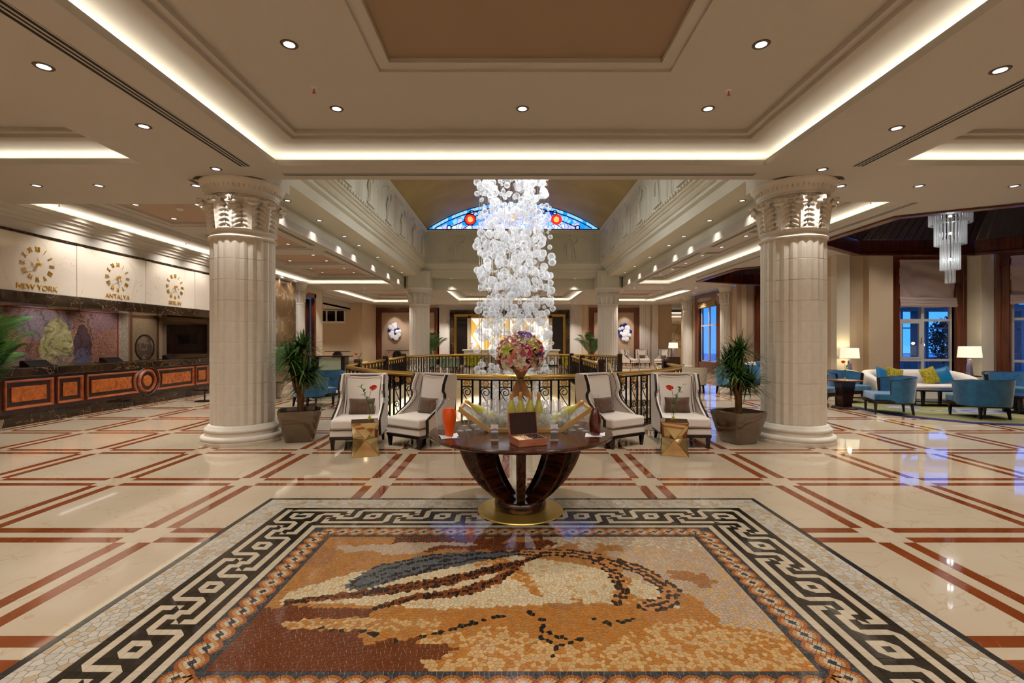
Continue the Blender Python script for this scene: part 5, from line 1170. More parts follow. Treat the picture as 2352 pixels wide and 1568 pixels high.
def flower(n, L, w_, curl, thick=0):
    m = MB()
    for k in range(n):
        M = Matrix.Rotation(2*PI*k/n+(.1 if k % 2 else 0), 4, 'Z')
        m.grid(lambda u,v: ((u-.5)*2*w_*math.sin(PI*min(1,v*.92+.06))**.8, L*v*(1-.15*curl*v), L*(.55*v-curl*v*v*.9)-(abs(u-.5)*.4*L*math.sin(PI*v))*-1), 4, 6, M)
    return m
LIL = {}
def lily(nm, c, c2):
    m_ = mat('petal_'+nm, c, .5, noise=(16, c2, 2, (1,1,1))); k = flower(6, .084, .022, .5); k.ball((0,0,.012), .006, 6, 5); LIL[nm] = k.mesh('lily', m_, 180)
lily('pink', s(240,130,140), s(246,190,186)); lily('white', s(246,242,226), s(236,240,204)); lily('magenta', s(184,40,96), s(210,90,130)); lily('lime', s(206,214,70), s(224,230,130)); lily('blush', s(246,206,190), s(244,226,210)); lily('violet', s(86,44,140), s(120,70,170))
ALS = flower(5, .036, .013, .4).mesh('alstroemeria', mat('petal_peach', s(246,170,130), .5, noise=(30, s(250,206,176), 2, (1,1,1))), 180); ALS2 = flower(5, .028, .012, .4).mesh('alstroemeria', mat('petal_coral', s(240,120,80), .5, noise=(30, s(250,196,160), 2, (1,1,1))), 180)
ROSE = MB().ball((0,0,0), .028, 12, 9, sc=(1,1,.9)).mesh('rose', mat('petal_apricot', s(246,186,132), .6, noise=(40, s(236,160,110), 3, (1,1,1))), 60)
LF = MB().grid(lambda u,v: ((u-.5)*.03*math.sin(PI*(v*.9+.08)), .075*v, .02*v-.03*v*v), 3, 6).mesh('leaf', mat('lily_leaf', s(96,142,44), .45), 180)
seq = ['pink','als','blush','white','als2','leaf','lime','als','rose','magenta','als','blush','leaf','als2','pink','rose','als','white','als','violet','blush']
N = 150
for i in range(N):
    zz = 1-(i+.5)/N*1.55; th = i*2.39996; q = math.sqrt(max(0,1-zz*zz)); n_ = Vector((q*math.cos(th), q*math.sin(th), zz))
    k = seq[(i*8+i//5) % len(seq)]; p = fc+Vector((n_.x*.2, n_.y*.2, n_.z*.19))*rq.uniform(.90,1.10); M = n_.to_track_quat('Z','Y').to_matrix().to_4x4(); M = Matrix.Translation(p) @ M @ Matrix.Rotation(rq.uniform(0,6),4,'Z')
    me = {'als': ALS, 'als2': ALS2, 'rose': ROSE, 'leaf': LF}.get(k) or LIL[k]; o_ = link(me.name.split('.')[0], me, bq); o_.matrix_local = M
MB().ball(tuple(fc), .17, 20, 14).build('foliage_core', mat('dark_green_filler', s(60,80,34), .8, bump=(40,.6)), bq)
m = MB()
for k in range(40):
    a = rq.uniform(0,2*PI); m.tube([(.015*math.cos(a),.015*math.sin(a),.02),(.02*math.cos(a+1),.02*math.sin(a+1),.3),(.01*math.cos(a),.01*math.sin(a),.5)], .003, 4)
m.build('stems', STEM, bq)
# ------------------------------------------------------------------ seats
def pillow_mesh(w_, h, t, m, nm='pillow'):
    def f(sg): return lambda u,v: ((lambda a,b: (a*w_/2*(1-.10*(1-b*b)*0-.06*(1-abs(b))**1*abs(a)), sg*t/2*((1-abs(a)**2.6)*(1-abs(b)**2.6))**.55, h/2*b*(1-.06*(1-abs(a))*abs(b))))(u*2-1, v*2-1))
    b_ = MB().grid(f(1), 14, 12); b_.grid(f(-1), 14, 12); me = b_.mesh('cover', m, 180)
    return me
def place_pillow(me, label, x, y, z, rz, tilt, group=None, edge=None):
    t = thing('cushion', label, 'cushion', (x,y,z), rz, group); t.rotation_euler = (tilt, 0, rz); link('cover', me, t); return t
def wing_chair(label, x, y, rz, group=None):
    t = thing('wing_chair', label, 'armchair', (x,y,0), rz, group)
    MB().box(-.335,-.42,.30,.335,.26,.455).build('seat_cushion', UPH, t, 40, bevel=.035, seg=3)
    MB().box(-.34,-.41,.2,.34,.30,.298).build('seat_base', UPH, t, bevel=.008)
    MB().sweep(rect(-.342,-.412,.342,.3), [(0,.292),(-.006,.296),(0,.302),(.006,.296)]).build('piping', PIPE, t)
    MB().box(-.345,-.415,.155,.345,.36,.2).build('frame', BLACKW, t, bevel=.006)
    for sx in (-1, 1):
        MB().frustum(.035,.035,.06,.06,0,.158,T(sx*.305,-.375),dx=-sx*0.0,dy=0).build('leg', BLACKW, t); MB().frustum(.035,.035,.055,.055,0,.158,T(sx*.29,.38),dy=-.06).build('leg', BLACKW, t)
    bk = MB(); bk.grid(lambda u,v: ((u-.5)*.62*(1-.08*math.sin(PI*v)), .20+.15*v+.03*math.sin(PI*u)*1.0-.02, .42+.65*v), 12, 10); bk.grid(lambda u,v: ((.5-u)*.64, .31+.13*v, .2+.875*v), 8, 4)
    bk.box(-.32,.33,1.06,.32,.44,1.082); bk.build('backrest', UPH, t, 40)
    MB().tube([(-.27,.17,.45),(-.25,.22,.7),(-.275,.30,1.03),(-.2,.31,1.055),(.2,.31,1.055),(.275,.30,1.03),(.25,.22,.7),(.27,.17,.45)], .005, 5).build('piping', PIPE, t)
    fr = [(-.26,.2),(-.265,.42),(-.18,.475),(-.04,.55),(.08,.64),(.135,.71),(.14,.77),(.10,.83),(.12,.93),(.19,1.075)]
    prof = fr+[(.42,1.08),(.44,1.0),(.34,.2)]
    for sx in (-1, 1):
        # panel leans outwards a little towards the seat
        b_ = MB(); n = len(prof); ln = lambda z: .300+.02*(1.1-z)
        vs = [(sx*ln(z), y_, z) for y_, z in prof]+[(sx*(ln(z)+.048), y_, z) for y_, z in prof]
        fs = [tuple(range(n))[::-sx], tuple(range(n,2*n))[::sx]]+[((i,(i+1)%n,(i+1)%n+n,i+n) if sx < 0 else (i+n,(i+1)%n+n,(i+1)%n,i)) for i in range(n)]
        b_.add(vs, fs).build('wing', UPH, t)
        b_ = MB(); k = len(fr)
        vs = [(sx*(ln(z)+o), y_+q, z) for y_, z in fr for o, q in ((.026,-.012),(.054,-.012),(.054,.026),(.026,.026))]
        b_.add(vs, [(i*4+q, i*4+(q+1)%4, (i+1)*4+(q+1)%4, (i+1)*4+q) for i in range(k-1) for q in range(4)]+[(0,1,2,3),((k-1)*4+3,(k-1)*4+2,(k-1)*4+1,(k-1)*4)]).build('wing_trim', BLACKW, t)
        MB().tube([(sx*(ln(z)-.004), y_+.06, z) for y_, z in fr[2:]], .0045, 5).build('piping', PIPE, t)
    return t
WC = [wing_chair('cream wing chair beside the left potted dracaena', -2.36, 7.50, .08), wing_chair('cream wing chair turned inward, left of the round table', -1.42, 7.62, -.58),
      wing_chair('cream wing chair turned inward, right of the round table', 1.55, 7.66, .56), wing_chair('cream wing chair beside the right potted dracaena', 2.66, 7.66, -.04)]
PB = pillow_mesh(.40,.25,.13,BRV)
def on_chair(c, label):
    p = c.matrix_basis @ Vector((.0,.135,.578)); place_pillow(PB, label, p.x, p.y, p.z, c.rotation_euler.z, -.22, 'brown velvet cushions')
for c, l in zip(WC, ('brown velvet cushion on the chair by the left dracaena','brown velvet cushion on the inward chair left of the table','brown velvet cushion on the inward chair right of the table','brown velvet cushion on the chair by the right dracaena')): on_chair(c, l)
for i, (x, y, a) in enumerate(((7.75,32.0,.9),(8.75,32.3,.1),(9.85,31.7,-.9),(10.45,32.75,.2))):
    c = dup(WC[0], (x,y,0), a, 'small distant cream wing chair by the back wall, %s from the left' % ('first','second','third','fourth')[i]); on_chair(c, 'brown cushion on the distant wing chair, %s from the left' % ('first','second','third','fourth')[i])
def tub(label, x, y, rz, m, w_=.42, name='tub_chair'):
    t = thing(name, label, 'armchair', (x,y,.0175 if inside((x,y),RUGP) else 0), rz); a0, a1 = -.30, PI+.30
    def shell(r0, r1, z0, z1): 
        return lambda u,v: (lambda a: ((r0+(r1-r0)*v)*math.cos(a), .02+(r0+(r1-r0)*v)*math.sin(a)*.92, z0+(z1-z0-.14*max(0,abs(u-.5)-.25)*2*v)*v))(a0+(a1-a0)*u)
    b_ = MB(); b_.grid(shell(w_-.06,w_-.01,.30,.80), 32, 8); b_.grid(lambda u,v: shell(w_,w_+.05,.26,.80)(1-u,v), 32, 8)
    b_.build('backrest', m, t, 180)
    MB().grid(lambda u,v: (lambda p,q: p.lerp(q,v))(Vector(shell(w_-.06,w_-.01,.3,.805)(u,1)), Vector(shell(w_,w_+.05,.26,.805)(u,1))+Vector((0,0,.01))), 32, 1).build('top_edge', BLACKW, t)
    for u in (0,1):
        P = [shell(w_-.07,w_-.02,.26,.82)(u,v/6) for v in range(7)]; MB().tube([(p[0]*1.06,p[1],p[2]) for p in P], .032, 6).build('arm_post', BLACKW, t, 60)
    sp = [(-(w_-.02),-.16)]+[((w_-.03)*math.cos(a),.02+(w_-.03)*math.sin(a)*.92) for a in [PI-PI*i/14 for i in range(15)]]+[(w_-.02,-.16),(w_-.04,-.40),(-(w_-.04),-.40)]
    MB().prism(sp[::-1], .30, .45).build('seat', m, t, bevel=.03, seg=3); MB().prism([(p[0]*1.06,p[1]*1.06) for p in sp[::-1]], .235, .30).build('frame', BLACKW, t)
    for sx in (-1,1):
        MB().frustum(.032,.032,.055,.055,0,.24,T(sx*.34,-.36)).build('leg', BLACKW, t); MB().frustum(.032,.032,.055,.055,0,.24,T(sx*.27,.34),dx=-sx*.02,dy=-.03).build('leg', BLACKW, t)
    return t
RUGP = [(8.75,13.1),(8.15,12.2),(8.3,10.3),(8.95,9.4),(10.1,9.05),(13.2,9.05),(14.2,10.2),(13.6,12.4),(12.6,13.9),(9.6,13.9)]
CRV = mat('cream_tub_cloth', s(200,186,160), .8); PGR = mat('pale_green_cloth', s(158,176,150), .8); LIM = mat('lime_cloth', s(186,186,40), .8); WHL = mat('white_leather', s(226,222,220), .35)
tub('teal velvet tub chair seen from behind, left of the cream sofa', 8.4, 10.75, 1.2+PI, BLUEV, .44); tub('teal velvet tub chair seen from behind at the right edge of the rug', 9.85, 10.15, PI-.12, BLUEV, .46)
tub('teal tub chair half hidden by the right column', 7.72, 12.35, .55, BLUEV, .44); tub('teal tub chair behind the small flower table', 8.85, 12.8, .2, BLUEV, .42); tub('teal tub chair facing the room by the rightmost window', 12.5, 12.2, -.6, BLUEV, .42)
tub('teal tub chair behind the left dracaena', -5.0, 12.1, 2.6, BLUEV, .46); tub('teal tub chair behind the left wing chair', -5.3, 13.9, PI, BLUEV, .46)
tub('cream round-backed tub chair seen from behind past the front balustrade', 5.65, 15.3, PI+.1, CRV, .46); tub('white leather tub chair past the front balustrade', 5.55, 17.0, PI, WHL, .44)
tub('teal tub chair right of the cream tub chair', 6.7, 14.75, .3, BLUEV, .44); tub('teal tub chair behind the right dracaena', 7.6, 15.6, -.3, BLUEV, .42); tub('teal tub chair beside the second lounge sofa', 8.45, 17.3, 1.3, BLUEV, .42)
tub('pale green tub chair beyond the far balustrade', -3.3, 25.6, PI, PGR, .5); tub('second pale green tub chair beyond the far balustrade', -4.6, 26.0, PI, PGR, .5); tub('lime tub chair beyond the far balustrade, left', -2.1, 27.0, PI, LIM, .48); tub('lime tub chair beyond the far balustrade, right', 3.3, 27.0, PI, LIM, .48); tub('beige tub chair beyond the far balustrade', -1.1, 25.8, PI, CRV, .5)
def sofa(label, x, y, rz, L=2.6):
    t = thing('sofa', label, 'sofa', (x,y,.0175 if inside((x,y),RUGP) else 0), rz); h = L/2
    pth = cat_rom([Vector((-h+.02,-.52)),Vector((-h-.0,-.2)),Vector((-h+.16,.12)),Vector((-h+.6,.27)),Vector((0,.32)),Vector((h-.6,.27)),Vector((h-.16,.12)),Vector((h,-.2)),Vector((h-.02,-.52))], 8)
    def top(i): q = abs(i/(len(pth)-1)-.5)*2; return .80-.22*max(0,(q-.45)/.55)**1.3
    b_ = MB(); n = len(pth); prof = []
    for i, p in enumerate(pth):
        tt = (pth[min(i+1,n-1)]-pth[max(i-1,0)]).normalized(); nn = Vector((-tt.y, tt.x)); z = top(i)
        for o, zz in ((.10,.08),(.13,.3),(.16,z-.06),(.12,z-.01),(.04,z),(-.06,z-.04),(-.09,z-.12),(-.08,.36),(-.08,.1)): q = p+nn*o*1.0; prof.append((q.x,q.y,zz))
    b_.add(prof, [(i*9+q,(i+1)*9+q,(i+1)*9+q+1,i*9+q+1) for i in range(n-1) for q in range(8)]+[tuple(range(9)),tuple((n-1)*9+q for q in range(8,-1,-1))]).build('backrest', UPH, t, 60)
    MB().prism([(-h+.08,-.55),(h-.08,-.55),(h-.1,-.1),(h-.55,.2),(-h+.55,.2),(-h+.1,-.1)], .30, .43).build('seat_cushion', UPH, t, bevel=.04, seg=3); MB().prism([(-h+.04,-.53),(h-.04,-.53),(h-.05,-.1),(h-.5,.25),(-h+.5,.25),(-h+.05,-.1)], .07, .30).build('seat_base', UPH, t, bevel=.01)
    for sx in (-1,1):
        for yy in (-.42,.12): MB().frustum(.05,.05,.06,.06,0,.08,T(sx*(h-.4),yy)).build('foot', BLACKW, t)
    return t
sofa('long curved cream sofa in front of the lounge window', 10.95, 13.25, 0, 2.5); sofa('curved cream sofa in the second lounge bay', 10.2, 18.6, -.35, 2.4)
PBL = pillow_mesh(.46,.46,.15,BLUES); PYE = pillow_mesh(.46,.46,.15,YELF)
for me, l, x, y, a, r_ in ((PBL,'peacock blue satin cushion at the left end of the sofa',10.12,13.2,.35,-.3),(PYE,'mustard patterned cushion on the left of the sofa',10.42,13.18,-.1,-.3),(PYE,'mustard patterned cushion on the right of the sofa',11.42,13.22,.1,-.3),(PBL,'peacock blue satin cushion at the right end of the sofa',11.76,13.24,-.3,-.3),(PBL,'blue cushion on the second bay sofa',9.75,18.75,-.2,-.3),(PYE,'mustard cushion on the second bay sofa',10.12,18.6,-.45,-.3)):
    o_ = place_pillow(me, l, x, y, .66, a, r_); o_.rotation_euler = (r_, .25*(1 if 'left' in l else -1), a)
def coffee(label, x, y, L, W, rz=0, z=.40):
    t = thing('coffee_table', label, 'table', (x,y,.0175 if inside((x,y),RUGP) else 0), rz); el = [(L/2*math.cos(a)*(1), W/2*math.sin(a)) for a in [2*PI*i/40 for i in range(40)]]
    MB().prism(el, z-.035, z).build('tabletop', BLACKW, t, bevel=.006); MB().prism([(p[0]*.8,p[1]*.8) for p in el], .09, .12).build('shelf', BLACKW, t)
    for k in range(6):
        a = 2*PI*k/6+.5; MB().frustum(.05,.05,.07,.07,0,z-.03,T(L*.38*math.cos(a),W*.38*math.sin(a))).build('leg', BLACKW, t)
    return t
coffee('low black oval coffee table in front of the cream sofa', 10.85, 12.0, 2.3, .75); coffee('low black coffee table at the right edge by the rightmost window', 11.55, 10.75, 1.3, .9); coffee('low black coffee table in the second lounge bay', 9.55, 17.5, 1.0, .55)
t = thing('side_table', 'round dark pedestal side table carrying a red flower', 'table', (7.98,11.6,0)); MB().lathe([(0,.65),(.34,.65),(.36,.665),(.36,.68),(0,.69)], 36).build('tabletop', WOODR, t, 30); MB().frustum(.2,.2,.34,.28,.05,.65).build('pedestal', WOODD, t); MB().lathe([(0,0),(.28,0),(.28,.03),(.25,.05),(0,.05)], 32).build('foot', WOODD, t, 30)
rug = thing('rug', 'olive and blue patterned lounge rug with dark blue border', 'rug', (0,0,0)); cR = Vector((11.1,11.4))
RG = mat('olive_rug_pile', s(150,142,92), .95, noise=(1.6, s(110,108,72), 6, (1,1,1)), bump=(200,.4)); RGB = mat('rug_border_navy', s(16,26,84), .9, bump=(200,.4)); RGM = mat('rug_blue_motif', s(40,64,150), .95, noise=(5, s(170,166,140), 4, (1,1,1)))
MB().prism(RUGP[::-1], .001, .012).build('border', RGB, rug); MB().prism([tuple(cR+(Vector(p)-cR)*.93) for p in RUGP[::-1]], .011, .015).build('field', RG, rug)
for x, y, a, b_ in ((10.6,11.0,.9,.35),(12.2,10.4,.8,.4),(9.4,11.6,.4,.3)): MB().prism([(x+a*math.cos(q)*(1+.2*math.sin(5*q)), y+b_*math.sin(q)*(1+.2*math.cos(4*q))) for q in [2*PI*i/30 for i in range(30)]], .0145, .017).build('motif', RGM, rug)
SHADE = mat('lit_lampshade', s(246,238,206), .8, emit=(1,.93,.68), es=.75); LBASE = mat('smoky_lamp_base', s(128,118,150), .15, coat=.5)
def lamp(label, x, y, z, k=1):
    t = thing('table_lamp', label, 'lamp', (x,y,z)); t.scale = (k,k,k)
    MB().lathe([(.0,.0),(.09,.0),(.09,.012),(.07,.02),(.0,.02)], 24).build('foot', CHROME, t, 30); MB().lathe([(.075,.02),(.06,.2),(.045,.40),(.0,.41)], 6).build('base', LBASE, t); MB().tube([(0,0,.4),(0,0,.5)], .01, 8).build('stem', CHROME, t)
    MB().lathe([(.24,.45),(.215,.73)], 40).build('shade', SHADE, t, 180); point((x,y,z+.6*k), 7, (1,.84,.56), .08)
    point((x,y,z+.8*k), 2, (1,.84,.56), .05)
lamp('lit table lamp left of the cream sofa', 9.58, 13.72, .68); lamp('lit table lamp right of the cream sofa', 12.68, 13.4, .66, 1.1); lamp('lit table lamp by the far corridor', 10.0, 30.0, .65, 1.2)
for x, y, z, l in ((9.58,13.72,.68,'left'),(12.68,13.4,.66,'right')):
    t = thing('lamp_table', 'small dark square table under the %s lounge lamp' % l, 'table', (x,y,0)); MB().box(-.22,-.22,z-.03,.22,.22,z-.001).build('tabletop', BLACKW, t, bevel=.004); MB().box(-.2,-.2,.15,.2,.2,.17).build('shelf', BLACKW, t)
    for a in (-1,1):
        for b_ in (-1,1): MB().box(a*.2-.015,b_*.2-.015,0,a*.2+.015,b_*.2+.015,z-.03).build('leg', BLACKW, t)
t = thing('lamp_table', 'dark cabinet under the far corridor lamp', 'cabinet', (10.0,30.0,0)); MB().box(-.34,-.25,.06,.34,.25,.62).build('body', WOODD, t); MB().box(-.3,-.22,0,.3,.22,.06).build('plinth', BLACKW, t); MB().box(-.36,-.28,.62,.36,.28,.65).build('tabletop', BLACKW, t); MB().box(-.32,-.27,.1,-.01,-.25,.58).build('door', WOODD, t); MB().box(.01,-.27,.1,.32,-.25,.58).build('door', WOODD, t)
# pendant of glass rods in the timber recess
pd = thing('rod_chandelier', 'tiered chandelier of hanging glass rods over the lounge', 'chandelier', (10.15,11.2,0))
for tr, (r_, z0, z1, n) in enumerate(((.37,4.31,4.80,34),(.27,3.83,4.42,26),(.165,3.25,3.95,18),(.075,2.95,3.4,8))):
    ROD = MB().tube([(0,0,z0),(0,0,z1)], .021, 8).mesh('glass_rod', GLASSR, 60)
    for k in range(n): link('glass_rod', ROD, pd, (r_*math.cos(2*PI*k/n), r_*math.sin(2*PI*k/n), 0))
    MB().sweep([((r_-.02)*math.cos(2*PI*k/24),(r_-.02)*math.sin(2*PI*k/24)) for k in range(24)], [(0,z1-.03),(.02,z1-.03),(.02,z1),(0,z1),(0,z1-.03)]).build('ring', CHROME, pd)
MB().tube([(0,0,3.3),(0,0,5.25)], .02, 8).build('stem', CHROME, pd); MB().lathe([(0,5.2),(.2,5.2),(.2,5.27)], 24).build('canopy', CHROME, pd, 40)
for z in (3.5, 4.1, 4.5): MB().ball((0,0,z), .035, 10, 8).build('bulb', mat('lit_globe', (1,1,1), .3, emit=(1,.95,.85), es=4), pd); point((10.15,11.2,z), 6, COOL, .05)
# ------------------------------------------------------------------ mirrored side tables, vases
def facet_table(label, x, y, rz):
    t = thing('mirrored_side_table', label, 'table', (x,y,0), rz); a, b_, z1, z2 = .185, .165, .23, .47
    B = [(a*sx,a*sy,.0) for sx,sy in ((-1,-1),(1,-1),(1,1),(-1,1))]; Mm = [(b_*math.cos(q),b_*math.sin(q),z1) for q in [-PI/2+PI/2*i for i in range(4)]]; Tp = [(a*sx,a*sy,z2) for sx,sy in ((-1,-1),(1,-1),(1,1),(-1,1))]
    F = []
    for i in range(4):
        j = (i+1)%4; F += [(B[i],B[j],Mm[i]),(B[j],Mm[j],Mm[i]),(Tp[j],Tp[i],Mm[i]),(Tp[j],Mm[i],Mm[j])]
    for f_ in F: MB().add(f_, [(0,1,2)]).build('mirror_facet', MIRB, t)
    MB().add(Tp, [(0,1,2,3)]).build('top_mirror', MIRB, t); e = MB()
    for f_ in F:
        for i in range(3): e.tube([f_[i], f_[(i+1)%3]], .0022, 4)
    e.build('edges', mat('dark_edge', s(60,48,30), .4, .6), t)
facet_table('faceted bronze mirror side table between the left wing chairs', -2.09, 6.88, .32); facet_table('faceted bronze mirror side table between the right wing chairs', 2.32, 6.92, -.28)
ANT = MB().grid(lambda u,v: ((u-.5)*.085*math.sin(PI*min(1,v*.9+.1))**.7, -.02+.10*v, .012*math.sin(PI*v)+.03*(u-.5)**2*4-.02*v), 6, 8).mesh('spathe', RED, 180)
VLEAF = MB().grid(lambda u,v: ((u-.5)*.042*math.sin(PI*(v*.92+.06)), .085*v, .02*math.sin(PI*v)+.01*(u-.5)**2), 3, 6).mesh('leaf', mat('bud_vase_leaf', s(62,120,48), .45), 180)
def bud_vase(label, x, y, z, sg=1, k=1):
    t = thing('bud_vase', label, 'vase', (x,y,z), 0); t.scale = (k,k,k)
    MB().lathe([(0,0),(.026,0),(.028,.01),(.03,.1),(.026,.2),(.028,.24)], 20).build('vase', GLASS, t, 60); b_ = MB(); rq = random.Random(int(x*9))
    for q in range(16): b_.ball((rq.uniform(-.013,.013),rq.uniform(-.013,.013),.02+rq.uniform(0,.035)), .010, 6, 4)
    tag(b_.build('yellow_pebbles', mat('lime_pebble', s(206,206,40), .3), t), kind='stuff')
    st_ = [(0,0,.03),(.01*sg,0,.2),(.0,0,.34),(-.03*sg,-.01,.46)]; MB().tube([tuple(p) for p in cat_rom([Vector(p) for p in st_], 5)], .0035, 5).build('stem', STEM, t)
    MB().tube([(0,0,.05),(.03*sg,.0,.26),(.07*sg,.01,.40),(.12*sg,0,.48)], .003, 5).build('stem', STEM, t)
    for q in range(2): l_ = link('spathe', ANT, t, (-.03*sg-.02*q*sg,-.01,.455-.02*q), (.5,.3*sg,sg*(1.2+1.4*q)))
    MB().tube([(-.035*sg,-.02,.47),(-.045*sg,-.06,.50)], .004, 6).build('spadix', mat('spadix', s(230,180,60), .5), t)
    for q in range(9):
        f_ = q/8; p = Vector((0,0,.18)).lerp(Vector((.12*sg,0,.48)), f_); link('leaf', VLEAF, t, (p.x,p.y,p.z), (.5,.2,q*2.1), (1,1,1))
bud_vase('glass bud vase with a red anthurium on the left mirrored table', -2.03, 6.9, .472, -1); bud_vase('glass bud vase with a red anthurium on the right mirrored table', 2.3, 6.9, .472, 1)
bud_vase('glass bud vase with a red flower on the round lounge side table', 7.96, 11.56, .69, 1, .9)
# ------------------------------------------------------------------ planters and palms
def planter(t, w_, h, m):
    def sq(k, r): return [(k*(abs(math.cos(a))**r)*(1 if math.cos(a) > 0 else -1), k*(abs(math.sin(a))**r)*(1 if math.sin(a) > 0 else -1)) for a in [2*PI*i/40+.0001 for i in range(40)]]
    b_ = MB(); L = [(w_*.62,0),(w_*.66,.01),(w_*.93,h*.7),(w_*1.0,h-.03),(w_*1.0,h),(w_*.94,h),(w_*.92,h-.06)]; vs = [(p[0],p[1],z) for k,z in L for p in sq(k/2,.35)]
    b_.add(vs, [(i*40+q, i*40+(q+1)%40, (i+1)*40+(q+1)%40, (i+1)*40+q) for i in range(len(L)-1) for q in range(40)]+[tuple(range(39,-1,-1))]).build('pot', m, t, 50)
    MB().prism(sq(w_*.46,.35), h-.09, h-.06).build('soil', SOIL, t)
def dracaena(label, x, y, pot_w, pot_h, H, seed, scale=1, heads=14, spread=.19, avoid=None):
    rq = random.Random(seed); t = thing('potted_dracaena', label, 'potted plant', (x,y,0), .35); planter(t, pot_w, pot_h, POT)
    tr = MB(); tr.tube([(0,0,pot_h-.08),(.01,0,pot_h+.14*scale),(0,.0,pot_h+.26*scale)], [.05*scale,.055*scale,.06*scale], 9)
    hs = []
    for k in range(heads):
        a = k*2.4; d = spread*math.sqrt((k+.5)/heads)*scale; z = pot_h+.30*scale+(H-pot_h-.60*scale)*(1-((k*5)%heads)/heads)
        p = [(0,0,pot_h+.2*scale),(d*.5*math.cos(a),d*.5*math.sin(a),pot_h+.34*scale),(d*math.cos(a),d*math.sin(a),z)]; tr.tube([tuple(q) for q in cat_rom([Vector(q) for q in p],4)], .018*scale, 6); hs.append((d*math.cos(a), d*math.sin(a), z, a))
    tr.build('trunk', BARK, t, 60)
    for hx, hy, hz, a in hs:
        b_ = MB()
        for i in range(46):
            az, el = rq.uniform(0,2*PI), rq.uniform(-.3,1.4); L = rq.uniform(.28,.44)*scale; w_ = .0125*scale; dv = Vector((math.cos(az)*math.cos(el), math.sin(az)*math.cos(el), math.sin(el))); sd = Vector((-math.sin(az), math.cos(az), 0))*w_
            if avoid:
                ex, ey = x+(hx+dv.x*L)*math.cos(.35)-(hy+dv.y*L)*math.sin(.35), y+(hx+dv.x*L)*math.sin(.35)+(hy+dv.y*L)*math.cos(.35)
                if math.hypot(ex-avoid[0], ey-avoid[1]) < .52: continue
            P = []
            for q in range(5):
                f_ = q/4; c = Vector((0,0,.03*scale))+dv*L*f_-Vector((0,0,L*.42*f_*f_*math.cos(el))); ww = [.5,1,.9,.6,.04][q]; P += [c-sd*ww, c+Vector((0,0,-.003)), c+sd*ww]
            b_.add([(p.x+hx,p.y+hy,p.z+hz) for p in P], [(q*3+e,q*3+e+1,q*3+e+4,q*3+e+3) for q in range(4) for e in range(2)])
        b_.build('leaf_head', LEAF, t, 60)
dracaena('tall dracaena in a taupe planter beside the near left column', -3.44, 7.85, .66, .5, 1.78, 3, avoid=(-4.37,7.87)); dracaena('tall dracaena in a taupe planter beside the near right column', 3.61, 7.72, .66, .5, 1.74, 8, 1.0, 13, .2, avoid=(4.57,7.87))
dracaena('small dracaena before the far left column', -4.55, 24.2, .6, .5, 1.75, 5, 1.1, 7); dracaena('small dracaena before the far right column', 4.95, 24.2, .6, .5, 1.7, 6, 1.1, 7)
def palm(label, x, y, pot_h, H, seed, n=15, pm=POT, lo=.95):
    rq = random.Random(seed); t = thing('potted_palm', label, 'potted plant', (x,y,0)); planter(t, .55, pot_h, pm); st_ = MB()
    for k in range(n):
        az = 2.4*k+rq.uniform(-.3,.3); el = rq.uniform(lo,1.45); L = (H-pot_h)*rq.uniform(.75,1.15); P = []
        for q in range(11):
            f_ = q/10; P.append(Vector((math.cos(az)*math.cos(el)*L*f_*1.1, math.sin(az)*math.cos(el)*L*f_*1.1, pot_h-.05+math.sin(el)*L*f_*1.1-.38*L*f_**2.6)))
        b_ = MB(); b_.tube(P, [.010-.0007*q for q in range(11)], 4)
        for q in range(30):
            f_ = .25+.75*q/30; i = min(9,int(f_*10)); c = P[i].lerp(P[i+1], f_*10-i); tg = (P[i+1]-P[i]).normalized(); sd = tg.cross(Vector((0,0,1))).normalized()
            for sg in (-1,1):
                ll = .34*math.sin(PI*min(1,(f_-.2)*.95+.12))*(H/2); e = c+(sd*sg*.8+tg*.75).normalized()*ll-Vector((0,0,.25*ll)); wv = tg*.0065*(H/1.6); b_.add([c-wv, c+wv, c.lerp(e,.55)+wv*.9, e, c.lerp(e,.55)-wv*.9], [(0,1,2,3,4)])
        b_.build('frond', PALM, t)
    for k in range(5): st_.tube([(.05*math.cos(k*1.3),.05*math.sin(k*1.3),pot_h-.1),(.03*math.cos(k*1.3),.03*math.sin(k*1.3),pot_h+.4)], .018, 6)
    st_.build('stems', STEM, t)
palm('leafy palm reaching in at the left edge before the reception desk', -7.75, 6.9, .45, 2.55, 2, 21, POT, 1.1); palm('palm left of the marble bar portal', -4.85, 29.0, .6, 2.7, 4, 17, POT, 1.1); palm('palm right of the marble bar portal', 4.75, 29.0, .6, 2.7, 9, 17, POT, 1.1); palm('palm half hidden behind the near left column', -6.75, 13.6, .45, 2.2, 12, 15)
